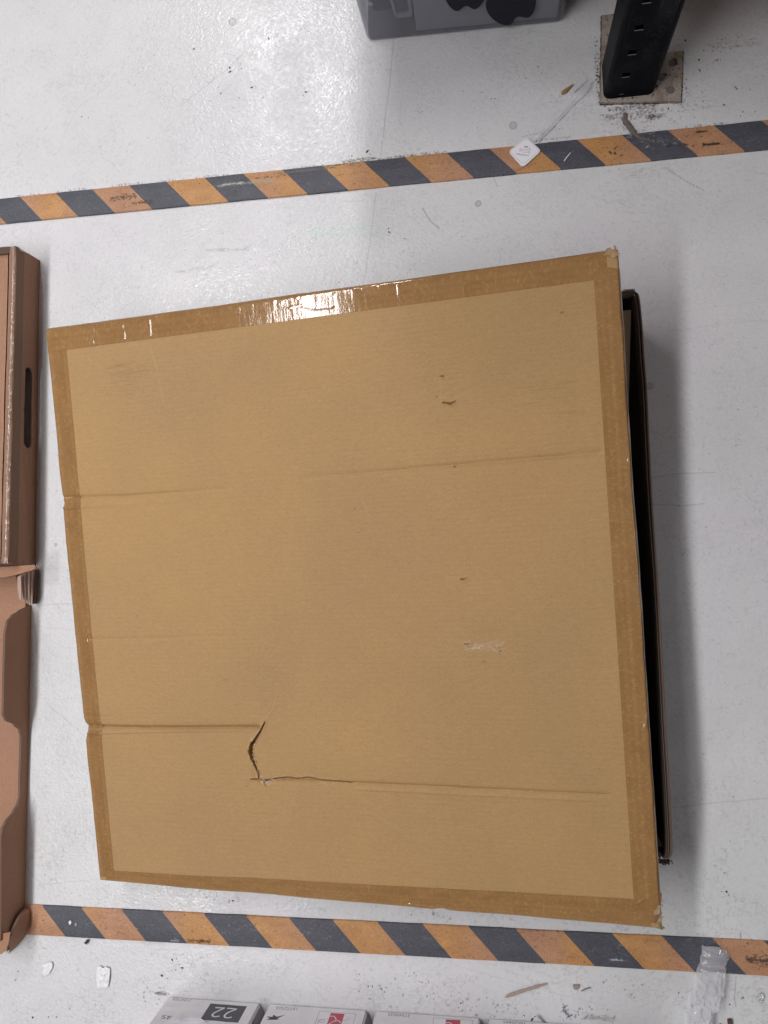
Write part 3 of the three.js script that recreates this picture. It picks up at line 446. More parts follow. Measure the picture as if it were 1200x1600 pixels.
  const c0 = at(24, 386, h0); put('tape_end', surf(span(0, 1, 8), span(0, 1, 6), (u, v) => V(c0.x - 0.008 + u * 0.026, h0 + 0.001 - u * 0.018 + 0.002 * vn(u * 3, v * 3), c0.z - v * 0.008 + u * 0.008), null), phys([0.9, 0.9, 0.9], 0.2, { transmission: 0.75, thickness: 0, side: THREE.DoubleSide }), t);
}
{
  const t = thing('die_cut_carton', 'reddish brown carton with notched tuck flaps, at lower left of the taped lid', 'cardboard box', V(-1.0, 0, 0.3));
  const hh = 0.062, f0 = at(47.5, 946), XL = -1.34;
  const xw = -0.803, z0 = f0.z, z1 = at(20, 1466, 0.05).z;
  // the side wall's top edge: rising from the torn corner, a thumb notch, full height beyond
  const prof = [[946, 0.004], [955, 0.032], [962, 0.050], [972, 0.062], [990, 0.066], [1116, 0.066], [1124, 0.060], [1133, 0.036], [1140, 0.024], [1150, 0.0195], [1245, 0.0195], [1256, 0.024], [1268, 0.034], [1286, 0.054], [1296, 0.061], [1310, 0.0635], [1470, 0.0605]].map(([py, y]) => [at(20, py, y).z, y]);
  const top = (z) => { let i = 0; while (i < prof.length - 2 && prof[i + 1][0] < z) i++; return lerp(prof[i][1], prof[i + 1][1], sstep(0, 1, clamp((z - prof[i][0]) / (prof[i + 1][0] - prof[i][0])))); };
  const lean = (y, z) => xw + 0.0016 * (fbm(z * 14, y * 20, 3) - 0.5) - y * 0.02 + (0.002 + 0.004 * sstep(0.3, 0.56, z)) * (1 - y / 0.07) * 0;
  const wallAt = (u, v, k) => { const z = lerp(prof[0][0], z1, u), y = v * top(z); return V(lean(y, z) - k, y, z); };
  const face = (k) => surf(span(0, 1, 260), span(0, 1, 10), (u, v) => wallAt(u, v, k), (u, v) => [u * 0.85, v * 0.12]);
  put('right_wall', [face(0), face(0.004)], leftMat, t);
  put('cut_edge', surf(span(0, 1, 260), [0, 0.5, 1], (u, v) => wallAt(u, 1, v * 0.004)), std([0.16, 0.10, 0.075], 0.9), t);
  const lower = (pts, y) => pts.map((p) => at(p[0], p[1], y));
  put('bottom_panel', slabUV(slab(lower([[-80, 888], [0, 896], [26, 897], [36, 920], [46, 944], [44, 1000], [40, 1440], [38, 1462], [-80, 1462]], 0.008).map((p) => V(Math.min(p.x, xw - 0.006), 0, p.z)), 0.004, 0.008), 0, 0, 0.6), leftMat, t);
  put('inner_panel', surf(span(0, 1, 40), span(0, 1, 12), (u, v) => V(lerp(XL, xw - 0.0055, v), 0.0095 + 0.006 * (fbm(u * 3, v * 2, 2)) , lerp(z0 + 0.06, z1 - 0.01, u)), (u, v) => [u * 0.85, v * 0.8]), leftMat, t);
  // torn plies between the two cartons
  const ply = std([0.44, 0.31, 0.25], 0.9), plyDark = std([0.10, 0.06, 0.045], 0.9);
  const p0 = [[27, 902], [33, 898], [39, 895], [44, 893], [50, 892], [53, 891]], p1 = [[30, 936], [34, 938], [39, 941], [43, 944], [46, 945], [49, 944]];
  for (let k = 0; k < 5; k++) {
    const q = [p0[k], [p0[k + 1][0] - 0.8, p0[k + 1][1]], [lerp(p0[k + 1][0], p1[k + 1][0], 0.5) - 1.2 + R(-1, 1), lerp(p0[k][1], p1[k][1], 0.5)], [p1[k + 1][0] - 0.8, p1[k + 1][1]], p1[k], [lerp(p0[k][0], p1[k][0], 0.5) + R(-1, 0.6), lerp(p0[k][1], p1[k][1], 0.5)]];
    put('torn_ply', slab(lower(q, 0.045 - k * 0.007), 0.043 - k * 0.008, 0.045 - k * 0.008), ply, t);
  }
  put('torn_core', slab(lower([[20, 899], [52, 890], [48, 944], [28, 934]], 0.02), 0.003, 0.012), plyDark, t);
  const tf = [[-40, 884], [12, 886], [30, 884], [54, 882.5], [56, 888], [50, 891], [30, 897], [8, 902], [-40, 903]];
  put('end_flap', slabUV(slab(lower(tf, 0.05), 0.047, 0.0505), 0, 0, 0.6), leftMat, t);
  // rounded ear at the near corner, standing out over the tape
  const eb = [[48, 1424, 0], [47, 1440, 0], [41, 1460, 0], [28, 1477, 0], [12, 1491, 0.001]].map((p) => at(...p)), et = [[42, 1421, 0.012], [33, 1431, 0.026], [25, 1445, 0.036], [18, 1462, 0.042], [13, 1477, 0.045]].map((p) => at(...p));
  const cb = new THREE.CatmullRomCurve3(eb), ct = new THREE.CatmullRomCurve3(et), ear = (u, v) => { const p = cb.getPoint(u).lerp(ct.getPoint(u), v); p.x += 0.003 * Math.sin(v * 3.14); return p; };
  put('corner_ear', [surf(span(0, 1, 30), span(0, 1, 10), ear, (u, v) => [u * 0.13, v * 0.1]), surf(span(0, 1, 30), span(0, 1, 10), (u, v) => ear(u, v).add(V(-0.004, 0, -0.002)), (u, v) => [u * 0.13, v * 0.1])], leftMat, t);
  put('cut_edge', surf(span(0, 1, 30), [0, 1], (u, v) => ear(u, 1).add(V(-0.004 * v, 0.0002, -0.002 * v))), std([0.16, 0.10, 0.075], 0.9), t);
  const pl = [[-60, 1458], [2, 1459], [16, 1457], [13, 1474], [9, 1486], [2, 1491], [-60, 1492]];
  put('near_flap', slabUV(slab(lower(pl, 0.056), 0.053, 0.056), 0, 0, 0.6), leftMat, t);
}

// ---------------------------------------------------------------- frosted bin with its contents
{
  const a = at(573, 66.5), b = at(880, 36), dir = b.clone().sub(a), L = dir.length(); dir.normalize(); const back = V(dir.z, 0, -dir.x); if (back.z > 0) back.negate();
  const P = (u, y, w) => a.clone().addScaledVector(dir, u * L).addScaledVector(back, w).setY(y);
  const HB = 0.24, DEEP = 0.42, lean = 0.010;
  const mid = P(0.5, 0, DEEP / 2);
  const t = thing('storage_bin', 'frosted clear plastic bin standing on the floor left of the rack upright', 'storage bin', mid);
  const bm = phys([0.62, 0.63, 0.67], 0.14, { transmission: 0.84, thickness: 0, ior: 1.4, side: THREE.DoubleSide });
  const r = 0.010, ring = (y, grow, n = 8) => { const o = [], c = [[1, 0], [1, 1], [0, 1], [0, 0]]; for (const [cu, cw] of c) for (let k = 0; k <= n; k++) { const base0 = { '10': -90, '11': 0, '01': 90, '00': 180 }['' + cu + cw], an = (base0 + 90 * k / n) * Math.PI / 180; const U = (cu ? L - r : r) + Math.cos(an) * r, Wd = (cw ? DEEP - r : r) + Math.sin(an) * r; o.push(a.clone().addScaledVector(dir, U + (U - L / 2) * 2 * grow / L).addScaledVector(back, Wd + (Wd - DEEP / 2) * 2 * grow / DEEP).setY(y)); } o.push(o[0].clone()); return o; };
  const ys = [[0.001, -0.004], [0.004, -0.001], [0.009, 0], [0.05, lean * 0.17], [0.15, lean * 0.5], [HB, lean]], rings = ys.map(([y, g]) => ring(y, g));
  put('shell', [surf(span(0, rings[0].length - 1, rings[0].length - 1), span(0, ys.length - 1, ys.length - 1), (u, v) => rings[v][u].clone())], bm, t);
  put('base', slab(ring(0.003, -0.003), 0.002, 0.005), bm, t);
  const rimR = ring(HB, lean + 0.012); put('rim', slab(rimR, HB - 0.004, HB + 0.004, 0.001), phys([0.5, 0.5, 0.52], 0.4), t);
  const up = (o, k) => { o.rotation.y = Math.atan2(-dir.z, dir.x); return o; };
  const local = (geo, u, y, w) => geo.rotateY(Math.atan2(-dir.z, dir.x)).translate(P(u, 0, w).x, y, P(u, 0, w).z);
  const grey = std([0.42, 0.43, 0.46], 0.7), navy = std([0.004, 0.005, 0.014], 0.7);
  // grey packs with the fruit emblem behind the front wall
  const apple = () => { const s = new THREE.Shape(); s.moveTo(0, -0.37); s.bezierCurveTo(0.11, -0.37, 0.15, -0.52, 0.26, -0.52); s.bezierCurveTo(0.40, -0.52, 0.56, -0.22, 0.60, -0.02); s.bezierCurveTo(0.42, 0.06, 0.36, 0.32, 0.56, 0.46); s.bezierCurveTo(0.44, 0.62, 0.24, 0.66, 0, 0.56); s.bezierCurveTo(-0.26, 0.66, -0.60, 0.56, -0.60, 0.12); s.bezierCurveTo(-0.60, -0.18, -0.40, -0.52, -0.26, -0.52); s.bezierCurveTo(-0.15, -0.52, -0.11, -0.37, 0, -0.37); return s; };
  const emblem = (sc) => new THREE.ExtrudeGeometry(apple(), { depth: 0.02, bevelEnabled: false, curveSegments: 14 }).scale(sc, sc, 0.03);
  const pack = (u0, u1, y1, w0, label, marks) => {
    const c = P((u0 + u1) / 2, 0.006, w0 + 0.06), o = thing('packed_box', label, 'box', c);
    put('carton', local(new RoundedBoxGeometry((u1 - u0) * L, y1 - 0.005, 0.11, 2, 0.003), (u0 + u1) / 2, (y1 + 0.006) / 2, w0 + 0.057), grey, o);
    for (const mark of marks) put('emblem', local(emblem(mark[2]).rotateZ(mark[3]).translate(0, 0, 0.0006), mark[0], mark[1], w0), navy, o);
  };
  pack(0.262, 0.97, 0.22, 0.004, 'grey pack filling the right part of the frosted bin', []);
  for (const [u, y, sc, turn] of [[0.52, 0.085, 0.056, 0], [0.742, 0.052, 0.066, 0.38]]) put('emblem', local(emblem(sc).rotateZ(turn).rotateX(-0.035), u, y, -0.0032), navy, t);
  // dark pouch and a clear moulded handle at the left
  const p2 = P(0.1, 0.03, 0.03), o = thing('dark_pouch', 'dark blue pouch with two white dots, in the left end of the bin', 'pouch', p2);
  put('pouch_body', local(new RoundedBoxGeometry(0.056, 0.13, 0.03, 4, 0.013).rotateZ(0.12), 0.115, 0.115, 0.024), std([0.035, 0.042, 0.075], 0.6), o);
  put('white_dot', local(new THREE.SphereGeometry(0.0042, 12, 8).scale(1.2, 1, 0.3), 0.055, 0.075, 0.0075), std([0.75, 0.75, 0.75], 0.5), o);
  put('white_dot', local(new THREE.SphereGeometry(0.0042, 12, 8).scale(1.2, 1, 0.3), 0.055, 0.090, 0.0075), std([0.75, 0.75, 0.75], 0.5), o);
  const hs = new THREE.Shape([[-0.024, 0.12], [-0.013, -0.004], [-0.009, -0.008], [0.013, -0.008], [0.016, -0.004], [0.016, 0.12]].map((q) => new THREE.Vector2(...q))), hi = new THREE.Path([[-0.020, 0.116], [-0.0105, -0.001], [0.0125, -0.001], [0.0125, 0.116]].map((q) => new THREE.Vector2(...q))); hs.holes.push(hi);
  const q2 = P(0.225, 0.05, 0.004), fr = thing('clear_holder', 'pale translucent moulded frame against the inside of the bin', 'holder', q2);
  put('frame', local(new THREE.ExtrudeGeometry(hs, { depth: 0.003, bevelEnabled: true, bevelSize: 0.001, bevelThickness: 0.001, bevelSegments: 2 }).translate(0, 0, -0.004), 0.205, 0.052, 0.004), std([0.42, 0.43, 0.46], 0.4), fr);
  put('panel', local(new THREE.BoxGeometry(0.028, 0.11, 0.001), 0.205, 0.108, 0.0075), std([0.11, 0.115, 0.14], 0.6), fr);
}

// ---------------------------------------------------------------- rack upright
{
  const y = 0.004, a = at(943, 153, y), b = at(1023, 149, y), W = b.x - a.x, z = (a.z + b.z) / 2, D = 0.06, HT = 1.9, r = 0.010;
  const t = thing('rack_upright', 'black slotted steel rack upright bolted on a rusty foot plate', 'rack upright', V(a.x + W / 2, 0, z - D / 2));
  const smut = rep(canvasTex(512, 512, (x, w, h) => pixels(x, w, h, (i, j) => { const d = sstep(0.54, 0.8, fbm(i / 40, j / 60, 5)), g = TAB[(i * 61 + j * 407) & 65535], s = sstep(0.8, 0.9, vn(i / 2, j / 2)) * vn(i / 50, j / 50); const v = 5 + d * 30 + g * 4 + s * 40; return [v, v + 1, v + 8 - d * 5]; })));
  const black = phys([1, 1, 1], 0.5, { map: smut, specularIntensity: 0.16 });
  const s = new THREE.Shape([[r, 0], [W - r, 0], [W - r, HT], [r, HT]].map((q) => new THREE.Vector2(...q)));
  const hx = 0.026;
  for (let k = 0; k < 36; k++) { const y0 = 0.0012 + k * 0.05, h = new THREE.Path([[hx - 0.0065, y0], [hx + 0.0065, y0], [hx + 0.0065, y0 + 0.009], [hx - 0.0065, y0 + 0.009]].map((q) => new THREE.Vector2(...q))); s.holes.push(h); }
  const front = new THREE.ExtrudeGeometry(s, { depth: 0.003, bevelEnabled: true, bevelSize: 0.0005, bevelThickness: 0.0005, bevelSegments: 1 }).translate(a.x, y, z - 0.003);
  const corner = (x, k) => surf(span(0, 1, 8), [0, 1], (u, v) => { const an = (k ? 0 : 90) + 90 * u, A = an * Math.PI / 180; return V(x + Math.cos(A) * r, y + v * HT, z - r + Math.sin(A) * r); }, (u, v) => [u * 0.05, v * 4]);
  put('column', [front, corner(a.x + r, 0), corner(b.x - r, 1), box(0.003, HT, D - r, a.x + 0.0015, y + HT / 2, z - r - (D - r) / 2), box(0.003, HT, D - r, b.x - 0.0015, y + HT / 2, z - r - (D - r) / 2), box(0.016, HT, 0.003, a.x + 0.011, y + HT / 2, z - D), box(0.016, HT, 0.003, b.x - 0.011, y + HT / 2, z - D)], black, t);
  const lipMat = std([0.30, 0.29, 0.27], 0.45, { metalness: 0.4 });
  for (let k = 0; k < 5; k++) put('slot_lip', box(0.0124, 0.0012, 0.0036, a.x + hx, y + 0.0006 + k * 0.05, z - 0.0012), lipMat, t);
  put('column_core', box(W - 0.008, HT - 0.01, 0.002, a.x + W / 2, y + HT / 2, z - 0.014), std([0.006, 0.006, 0.008], 0.9), t);
  // foot plate with its holes
  const q0 = at(937.5, 161.5, 0.004), q1 = at(1064.5, 158.5, 0.004), q2 = at(1068, 79, 0.004), q3 = at(940, 24, 0.004);
  const ps = new THREE.Shape([[q0.x, -q0.z], [q1.x, -q1.z], [q2.x, -q2.z + 0.0], [b.x + 0.006, -q2.z], [b.x + 0.006, -q3.z], [q3.x, -q3.z]].map((q) => new THREE.Vector2(...q)));
  const hole = (px, py, rr, stretch = 0) => { const c = at(px, py, 0.004), h = new THREE.Path(); if (!stretch) h.absarc(c.x, -c.z, rr, 0, 6.2832, true); else { h.moveTo(c.x + rr, -c.z + rr * 0); h.absarc(c.x, -c.z, rr, 0, Math.PI / 2, false); h.lineTo(c.x - stretch, -c.z + rr); h.lineTo(c.x - stretch, -c.z - rr); h.lineTo(c.x, -c.z - rr); h.absarc(c.x, -c.z, rr, -Math.PI / 2, 0, false); } ps.holes.push(h); };
  hole(1051.5, 97, 0.0072); hole(1048, 140, 0.0072); hole(1036, 119.5, 0.0070, 0.013);
  for (const [px, py] of [[1051.5, 97], [1048, 140], [1033, 119.5]]) { const c = at(px, py, 0.001); put('hole_dirt', new THREE.CylinderGeometry(0.0069, 0.0069, 0.0006, 20).translate(c.x, 0.0008, c.z), std([0.17, 0.15, 0.135], 0.95), t); }
  const rust = canvasTex(512, 512, (x, w, h) => pixels(x, w, h, (i, j) => { const e = sstep(0.5, 0.72, fbm(i / 50 + 4, j / 50, 5)), f = fbm(i / 6, j / 6, 3) - 0.5, d = sstep(0.66, 0.8, fbm(i / 14 + 60, j / 14, 4)); const v = f * 34; return [158 + v - e * 14 - d * 80, 147 + v - e * 22 - d * 80, 139 + v - e * 28 - d * 78]; }));
  rep(rust);
  const pg = new THREE.ExtrudeGeometry(ps, { depth: 0.0034, bevelEnabled: true, bevelSize: 0.0003, bevelThickness: 0.0003, bevelSegments: 1, curveSegments: 18 }).rotateX(-Math.PI / 2).translate(0, 0.0003, 0); slabUV(pg, 0.2, -0.9, 0.16);
  put('foot_plate', pg, std([1, 1, 1], 0.6, { map: rust }), t);
  const edge = std([0.075, 0.05, 0.04], 0.95), eg = (p, q, n) => surf(span(0, 1, n), span(0, 1, 3), (u, v) => { const c = p.clone().lerp(q, u), d = q.clone().sub(p).normalize(), w = 0.0006 + 0.0028 * Math.max(0, fbm(u * 26 + p.x * 50, 3, 4) - 0.3); return V(c.x - d.z * (v - 0.35) * w * 1.4, 0.0008 + (v < 0.5 ? 0.0036 : 0.0004) * (v < 0.99 ? 1 : 0.4), c.z + d.x * (v - 0.35) * w * 1.4); });
  put('rusty_edge', eg(V(q0.x, 0, q0.z), V(q1.x, 0, q1.z), 90), edge, t); put('rusty_edge', eg(V(q3.x, 0, q3.z), V(q0.x, 0, q0.z), 90), edge, t); put('rusty_edge', eg(V(q1.x, 0, q1.z), V(q2.x, 0, q2.z), 60), edge, t);
  const grime = []; for (let k = 0; k < 110; k++) { const e = rnd(), p = e < 0.45 ? V(lerp(q0.x, q1.x, rnd()), 0, q0.z + R(-0.001, 0.004)) : e < 0.75 ? V(q0.x + R(-0.004, 0.001), 0, lerp(q0.z, q3.z, rnd() * 0.8)) : e < 0.88 ? V(q1.x + R(-0.001, 0.003), 0, lerp(q1.z, q2.z, rnd())) : V(lerp(a.x, b.x, rnd()), 0.004, z + R(0.0, 0.004)); const sz = R(0.0004, 0.0014); grime.push(new THREE.IcosahedronGeometry(sz, 0).scale(R(0.7, 1.8), R(0.4, 0.8), 1).rotateY(R(0, 3)).translate(p.x, p.y + sz * 0.3, p.z)); }
  const gm = put('grime', grime, std([0.07, 0.05, 0.038], 0.95), t); gm.userData.kind = 'stuff';
  // shelf beam and deck with cartons above the picture: they shade the floor behind the upright
  put('shelf_beam', box(1.75, 0.09, 0.035, b.x + 0.90, 0.285, z - 0.04), std([0.25, 0.09, 0.02], 0.5), t);
  put('shelf_deck', box(1.75, 0.018, 0.75, b.x + 0.90, 0.215, z - 0.40), std([0.30, 0.17, 0.08], 0.7), t);
  put('shelf_deck', box(0.15, 0.018, 0.68, b.x - 0.052, 0.215, z - D - 0.008 - 0.34), std([0.30, 0.17, 0.08], 0.7), t);
  put('shelf_deck', box(0.62, 0.02, 0.75, b.x - 0.3, 0.382, z - 0.45), std([0.3, 0.2, 0.12], 0.7), t);
  const c = thing('rack_carton', 'brown carton on the rack shelf right of the upright, outside the picture', 'cardboard box', V(1.0, 0.334, z - 0.45));
  put('carton', rbox(1.3, 0.6, 0.6, 1.0, 0.636, z - 0.45, 0.004), plainBoard(brownMap), c);
  const c3 = thing('rack_carton', 'brown carton on the shelf above the frosted bin, outside the picture', 'cardboard box', V(b.x - 0.3, 0.394, z - 0.45));
  put('carton', rbox(0.58, 0.5, 0.6, b.x - 0.3, 0.645, z - 0.45, 0.004), plainBoard(brownMap), c3);
  const c2 = thing('floor_carton', 'brown carton on the floor under the rack shelf, behind the upright', 'cardboard box', V(0.88, 0, -1.178));
  put('carton', rbox(1.0, 0.18, 0.40, 0.88, 0.0915, -1.19, 0.004), plainBoard(brownMap), c2);
}

// ---------------------------------------------------------------- labelled boxes along the bottom edge
{
  const f = 'sans-serif';
  const label = (draw) => canvasTex(1024, 1024, (x, w, h) => {
    pixels(x, w, h, (i, j) => { const v = 230 + (fbm(i / 90, j / 90, 3) - 0.5) * 16 + (TAB[(i * 31 + j * 577) & 65535] - 0.5) * 4; return [v, v - 2, v + 2]; }); draw(x);
  });
  // face is 0.165 m wide and 0.165 m high: u from the reader's left, v up from the floor (metres)
  const S = 1024 / 0.165, X = (u) => u * 1024, Y = (v) => 1024 - v * S;
  const text = (x, s, u, v, h, c = '#33323a', font = f, w) => { x.fillStyle = c; x.font = `${h * S * 1.38}px ${font}`; x.textBaseline = 'alphabetic'; if (w) { const m = x.measureText(s).width; x.save(); x.translate(X(u), Y(v)); x.scale(w * 1024 / m, 1); x.fillText(s, 0, 0); x.restore(); } else x.fillText(s, X(u), Y(v)); };
  const creases = (x, seed) => { const r = mulberry(seed); for (let k = 0; k < 16; k++) { x.strokeStyle = `rgba(${r() < 0.5 ? '236,236,240' : '150,148,154'},${0.15 + 0.3 * r()})`; x.lineWidth = 1 + 3 * r(); const a = r() * 1024, b = 600 + r() * 420; x.beginPath(); x.moveTo(a, b); x.quadraticCurveTo(a + 60, b + 20 * r(), a + 140 * (r() - 0.2), b + 60 * (r() - 0.5)); x.stroke(); } };
  const redmark = (x, u, v) => { x.strokeStyle = '#6d6a70'; x.lineWidth = 3; x.strokeRect(X(u - 0.11), Y(v + 0.055), 0.36 * 1024, 0.055 * S + 14); x.fillStyle = '#c0485e'; x.fillRect(X(u), Y(v + 0.05), 0.135 * 1024, 0.05 * S); x.strokeStyle = '#ded6da'; x.lineWidth = 12; x.beginPath(); x.moveTo(X(u + 0.01), Y(v + 0.024)); x.bezierCurveTo(X(u + 0.05), Y(v + 0.012), X(u + 0.08), Y(v + 0.02), X(u + 0.14), Y(v + 0.034)); x.moveTo(X(u + 0.06), Y(v + 0.018)); x.bezierCurveTo(X(u + 0.08), Y(v + 0.008), X(u + 0.1), Y(v + 0.006), X(u + 0.145), Y(v + 0.01)); x.stroke(); x.strokeStyle = '#77747a'; x.lineWidth = 4; x.beginPath(); x.ellipse(X(u + 0.2), Y(v + 0.022), 34, 22, 0.3, 0, 7); x.moveTo(X(u - 0.06), Y(v + 0.01)); x.bezierCurveTo(X(u - 0.02), Y(v + 0.03), X(u + 0.2), Y(v + 0.0), X(u + 0.23), Y(v + 0.03)); x.stroke(); };
  const spec = [
    [262, 408, 1555, 'white box printed 22 on a dark square, at left end of the bottom row', (x) => { creases(x, 11); x.fillStyle = '#43444e'; x.fillRect(X(0.125), Y(0.055), 0.385 * 1024, 0.044 * S); text(x, '22', 0.20, 0.019, 0.027, '#d9d8da', f, 0.25); text(x, '4S', 0.80, 0.049, 0.010, '#3a3940', 'bold italic ' + f, 0.115); x.font = '10px sans-serif'; text(x, '21847908', 0.73, 0.0035, 0.0055, '#55545c', f, 0.20); }],
    [420, 575, 1572, 'white box numbered 19772505 with a red emblem, second from left in the row', (x) => { creases(x, 12); text(x, '19772505', 0.68, 0.0065, 0.007, '#33323a', f, 0.23); redmark(x, 0.215, 0.014); x.fillStyle = '#2e2c33'; x.beginPath(); for (const [u, v] of [[0.86, 0.037], [0.82, 0.034], [0.85, 0.033], [0.80, 0.027], [0.84, 0.031], [0.78, 0.022], [0.86, 0.029], [0.9, 0.024], [0.9, 0.03], [0.96, 0.03], [0.92, 0.034], [0.95, 0.038]]) x.lineTo(X(u), Y(v + 0.004)); x.fill(); x.fillStyle = 'rgba(235,235,238,.7)'; x.fillRect(X(0.66), Y(0.0118), 0.28 * 1024, 9); }],
    [586, 751, 1583, 'white box numbered 21549035 with a red emblem, third from left in the row', (x) => { creases(x, 13); text(x, '21549035', 0.655, 0.0042, 0.0065, '#45444c', f, 0.215); redmark(x, 0.185, 0.0105); }],
    [763, 929, 1587, 'white box numbered 18530885, at right end of the row along the bottom', (x) => { creases(x, 14); text(x, '18530885', 0.645, 0.004, 0.0055, '#4b4a52', f, 0.215); }],
  ];
  for (const [pa, pb, py, words, draw] of spec) {
    const a = at(pa, py), b = at(pb, py + 12), x0 = a.x, x1 = b.x, W = x1 - x0, z0 = 0.6935, HT = 0.16, D = 0.3;
    const t = thing('labelled_box', words, 'box', V((x0 + x1) / 2, 0, z0 + D / 2), 'white boxes in a row at the bottom');
    const wm = std([0.66, 0.655, 0.68], 0.5), side = std([0.34, 0.33, 0.34], 0.6);
    put('carton', new RoundedBoxGeometry(W, HT, D, 4, 0.004).translate((x0 + x1) / 2, HT / 2, z0 + D / 2), wm, t);
    const dent = (u, v) => 0.0016 * (fbm(u * 5 + pa, v * 5, 3) - 0.5) + 0.0007 * sstep(0.6, 0.75, fbm(u * 3 + pa, v * 11, 3));
    put('front_label', surf(span(0.02, 0.98, 40), span(0.012, 0.97, 40), (u, v) => V(x1 - u * W, v * HT, z0 - 0.0014 - dent(u, v) * sstep(0, 0.08, Math.min(u, 1 - u, v))), (u, v) => [u, v]), std([1, 1, 1], 0.42, { map: label(draw), side: THREE.DoubleSide }), t);
    // rumpled wrapping along the right seam
    put('wrap_seam', surf(span(0, 1, 30), span(0, 1, 8), (u, v) => V(x1 + 0.001 + v * 0.006 + 0.003 * (fbm(u * 12 + pa, v * 4, 3) - 0.5), u * HT, z0 + 0.002 + v * 0.02 + 0.006 * (fbm(u * 14, v * 3 + pa, 3) - 0.5)), null), side, t);
    if (pa === 262) put('torn_wrap', [surf(span(0, 1, 14), span(0, 1, 5), (u, v) => V(x1 - (0.42 + 0.36 * u) * W, 0.056 + 0.008 * v + 0.002 * fbm(u * 9, v, 3), z0 - 0.002 - 0.008 * v * (0.4 + fbm(u * 6, 3, 2))), null)], std([0.72, 0.72, 0.74], 0.5), t);
  }
}

// ---------------------------------------------------------------- paper tag with its clear strap
{
  const C = [[823, 214], [846, 235.5], [816.5, 262], [794, 236.5]].map((p) => at(...p, 0.007)), c = C[0].clone().add(C[1]).add(C[2]).add(C[3]).multiplyScalar(0.25);
  const t = thing('paper_tag', 'white square paper tag with rounded corners lying on the far striped tape', 'paper tag', V(c.x, 0, c.z));
  const Q = (u, v) => { const q = lerp, A = V(0, 0, 0).addScaledVector(C[0], (1 - u) * (1 - v)).addScaledVector(C[1], u * (1 - v)).addScaledVector(C[2], u * v).addScaledVector(C[3], (1 - u) * v); return A; };
  const rr = 0.16, outl = []; for (const [cx, cy, s] of [[rr, rr, 180], [1 - rr, rr, 270], [1 - rr, 1 - rr, 0], [rr, 1 - rr, 90]]) for (let k = 0; k <= 6; k++) { const an = (s + 15 * k) * Math.PI / 180; outl.push(Q(cx + rr * Math.cos(an), cy + rr * Math.sin(an))); }
  const g = slab(outl, 0.0062, 0.0068);
  const print = canvasTex(512, 512, (x) => {               // u runs from the top corner to the right one, v from the top corner to the left one
    x.fillStyle = '#e6e4ea'; x.fillRect(0, 0, 512, 512); x.strokeStyle = '#b9b2b4'; x.lineWidth = 9; x.beginPath(); x.roundRect(20, 20, 472, 472, 66); x.stroke();
    x.translate(256, 256); x.rotate(Math.PI / 4 * 5 + 0.16 - Math.PI / 2 - Math.PI / 4 + Math.PI / 4);
    x.textAlign = 'center'; x.fillStyle = '#5b5962'; x.font = '62px sans-serif'; x.fillText('Certificate', 20, -78);
    x.fillStyle = '#8b8790'; for (const [y, w, o] of [[-34, 190, 0], [4, 170, 10], [42, 180, 0], [80, 160, 10]]) { x.fillRect(-w / 2 + o, y, w * 0.72, 7); x.fillStyle = '#6a6870'; x.fillRect(-w / 2 + o - 30, y - 4, 24, 14); x.fillStyle = '#8b8790'; }
    for (let k = 0; k < 30; k++) { x.fillStyle = 'rgba(216,130,146,.06)'; x.beginPath(); x.arc(90 + 26 * Math.sin(k * 2.1), 20 + 26 * Math.cos(k * 3.3), 12 + k % 7 * 3, 0, 7); x.fill(); }
    x.fillStyle = '#1f1d24'; x.beginPath(); x.moveTo(-50, 128); x.lineTo(-28, 102); x.lineTo(8, 106); x.lineTo(38, 98); x.lineTo(26, 128); x.lineTo(-8, 122); x.fill();
  });
  print.flipY = false;
  { const p = g.attributes.position, uv = g.attributes.uv, e1 = C[1].clone().sub(C[0]), e2 = C[3].clone().sub(C[0]); for (let i = 0; i < p.count; i++) { const d = V(p.getX(i) - C[0].x, 0, p.getZ(i) - C[0].z); const a = e1.x * e2.z - e1.z * e2.x; uv.setXY(i, (d.x * e2.z - d.z * e2.x) / a, (e1.x * d.z - e1.z * d.x) / a); } }
  put('card', g, std([1, 1, 1], 0.5, { map: print }), t);
  const s0 = at(837, 221, 0.004), s1 = at(902, 153, 0.004), s2 = at(924, 128, 0.004);
  const clear = phys([0.93, 0.94, 0.97], 0.18, { transmission: 0.62, thickness: 0, side: THREE.DoubleSide });
  const dirv = s1.clone().sub(s0).normalize(), nrm = V(-dirv.z, 0, dirv.x);
  put('strap', [surf(span(0, 1, 40), span(-1, 1, 8), (u, v) => { const p = s0.clone().lerp(s2, u), wd = u < 0.68 ? 0.0034 : 0.0034 + 0.0034 * sstep(0.68, 0.78, u) - 0.003 * sstep(0.9, 1, u); return p.addScaledVector(nrm, v * wd).setY(0.0035 + 0.0025 * (1 - v * v) + (u < 0.12 ? 0.003 : 0) + 0.002 * sstep(0.6, 0.8, u) * fbm(u * 14, v * 2, 2)); }, (u, v) => [u, v])], clear, t);
  put('strap_edge', [-1, 1].map((k) => new THREE.TubeGeometry(new THREE.LineCurve3(s0.clone().addScaledVector(nrm, k * 0.0034).setY(0.003), s1.clone().addScaledVector(nrm, k * 0.0034).setY(0.003)), 8, 0.0005, 6)), phys([0.85, 0.86, 0.9], 0.2), t);
}

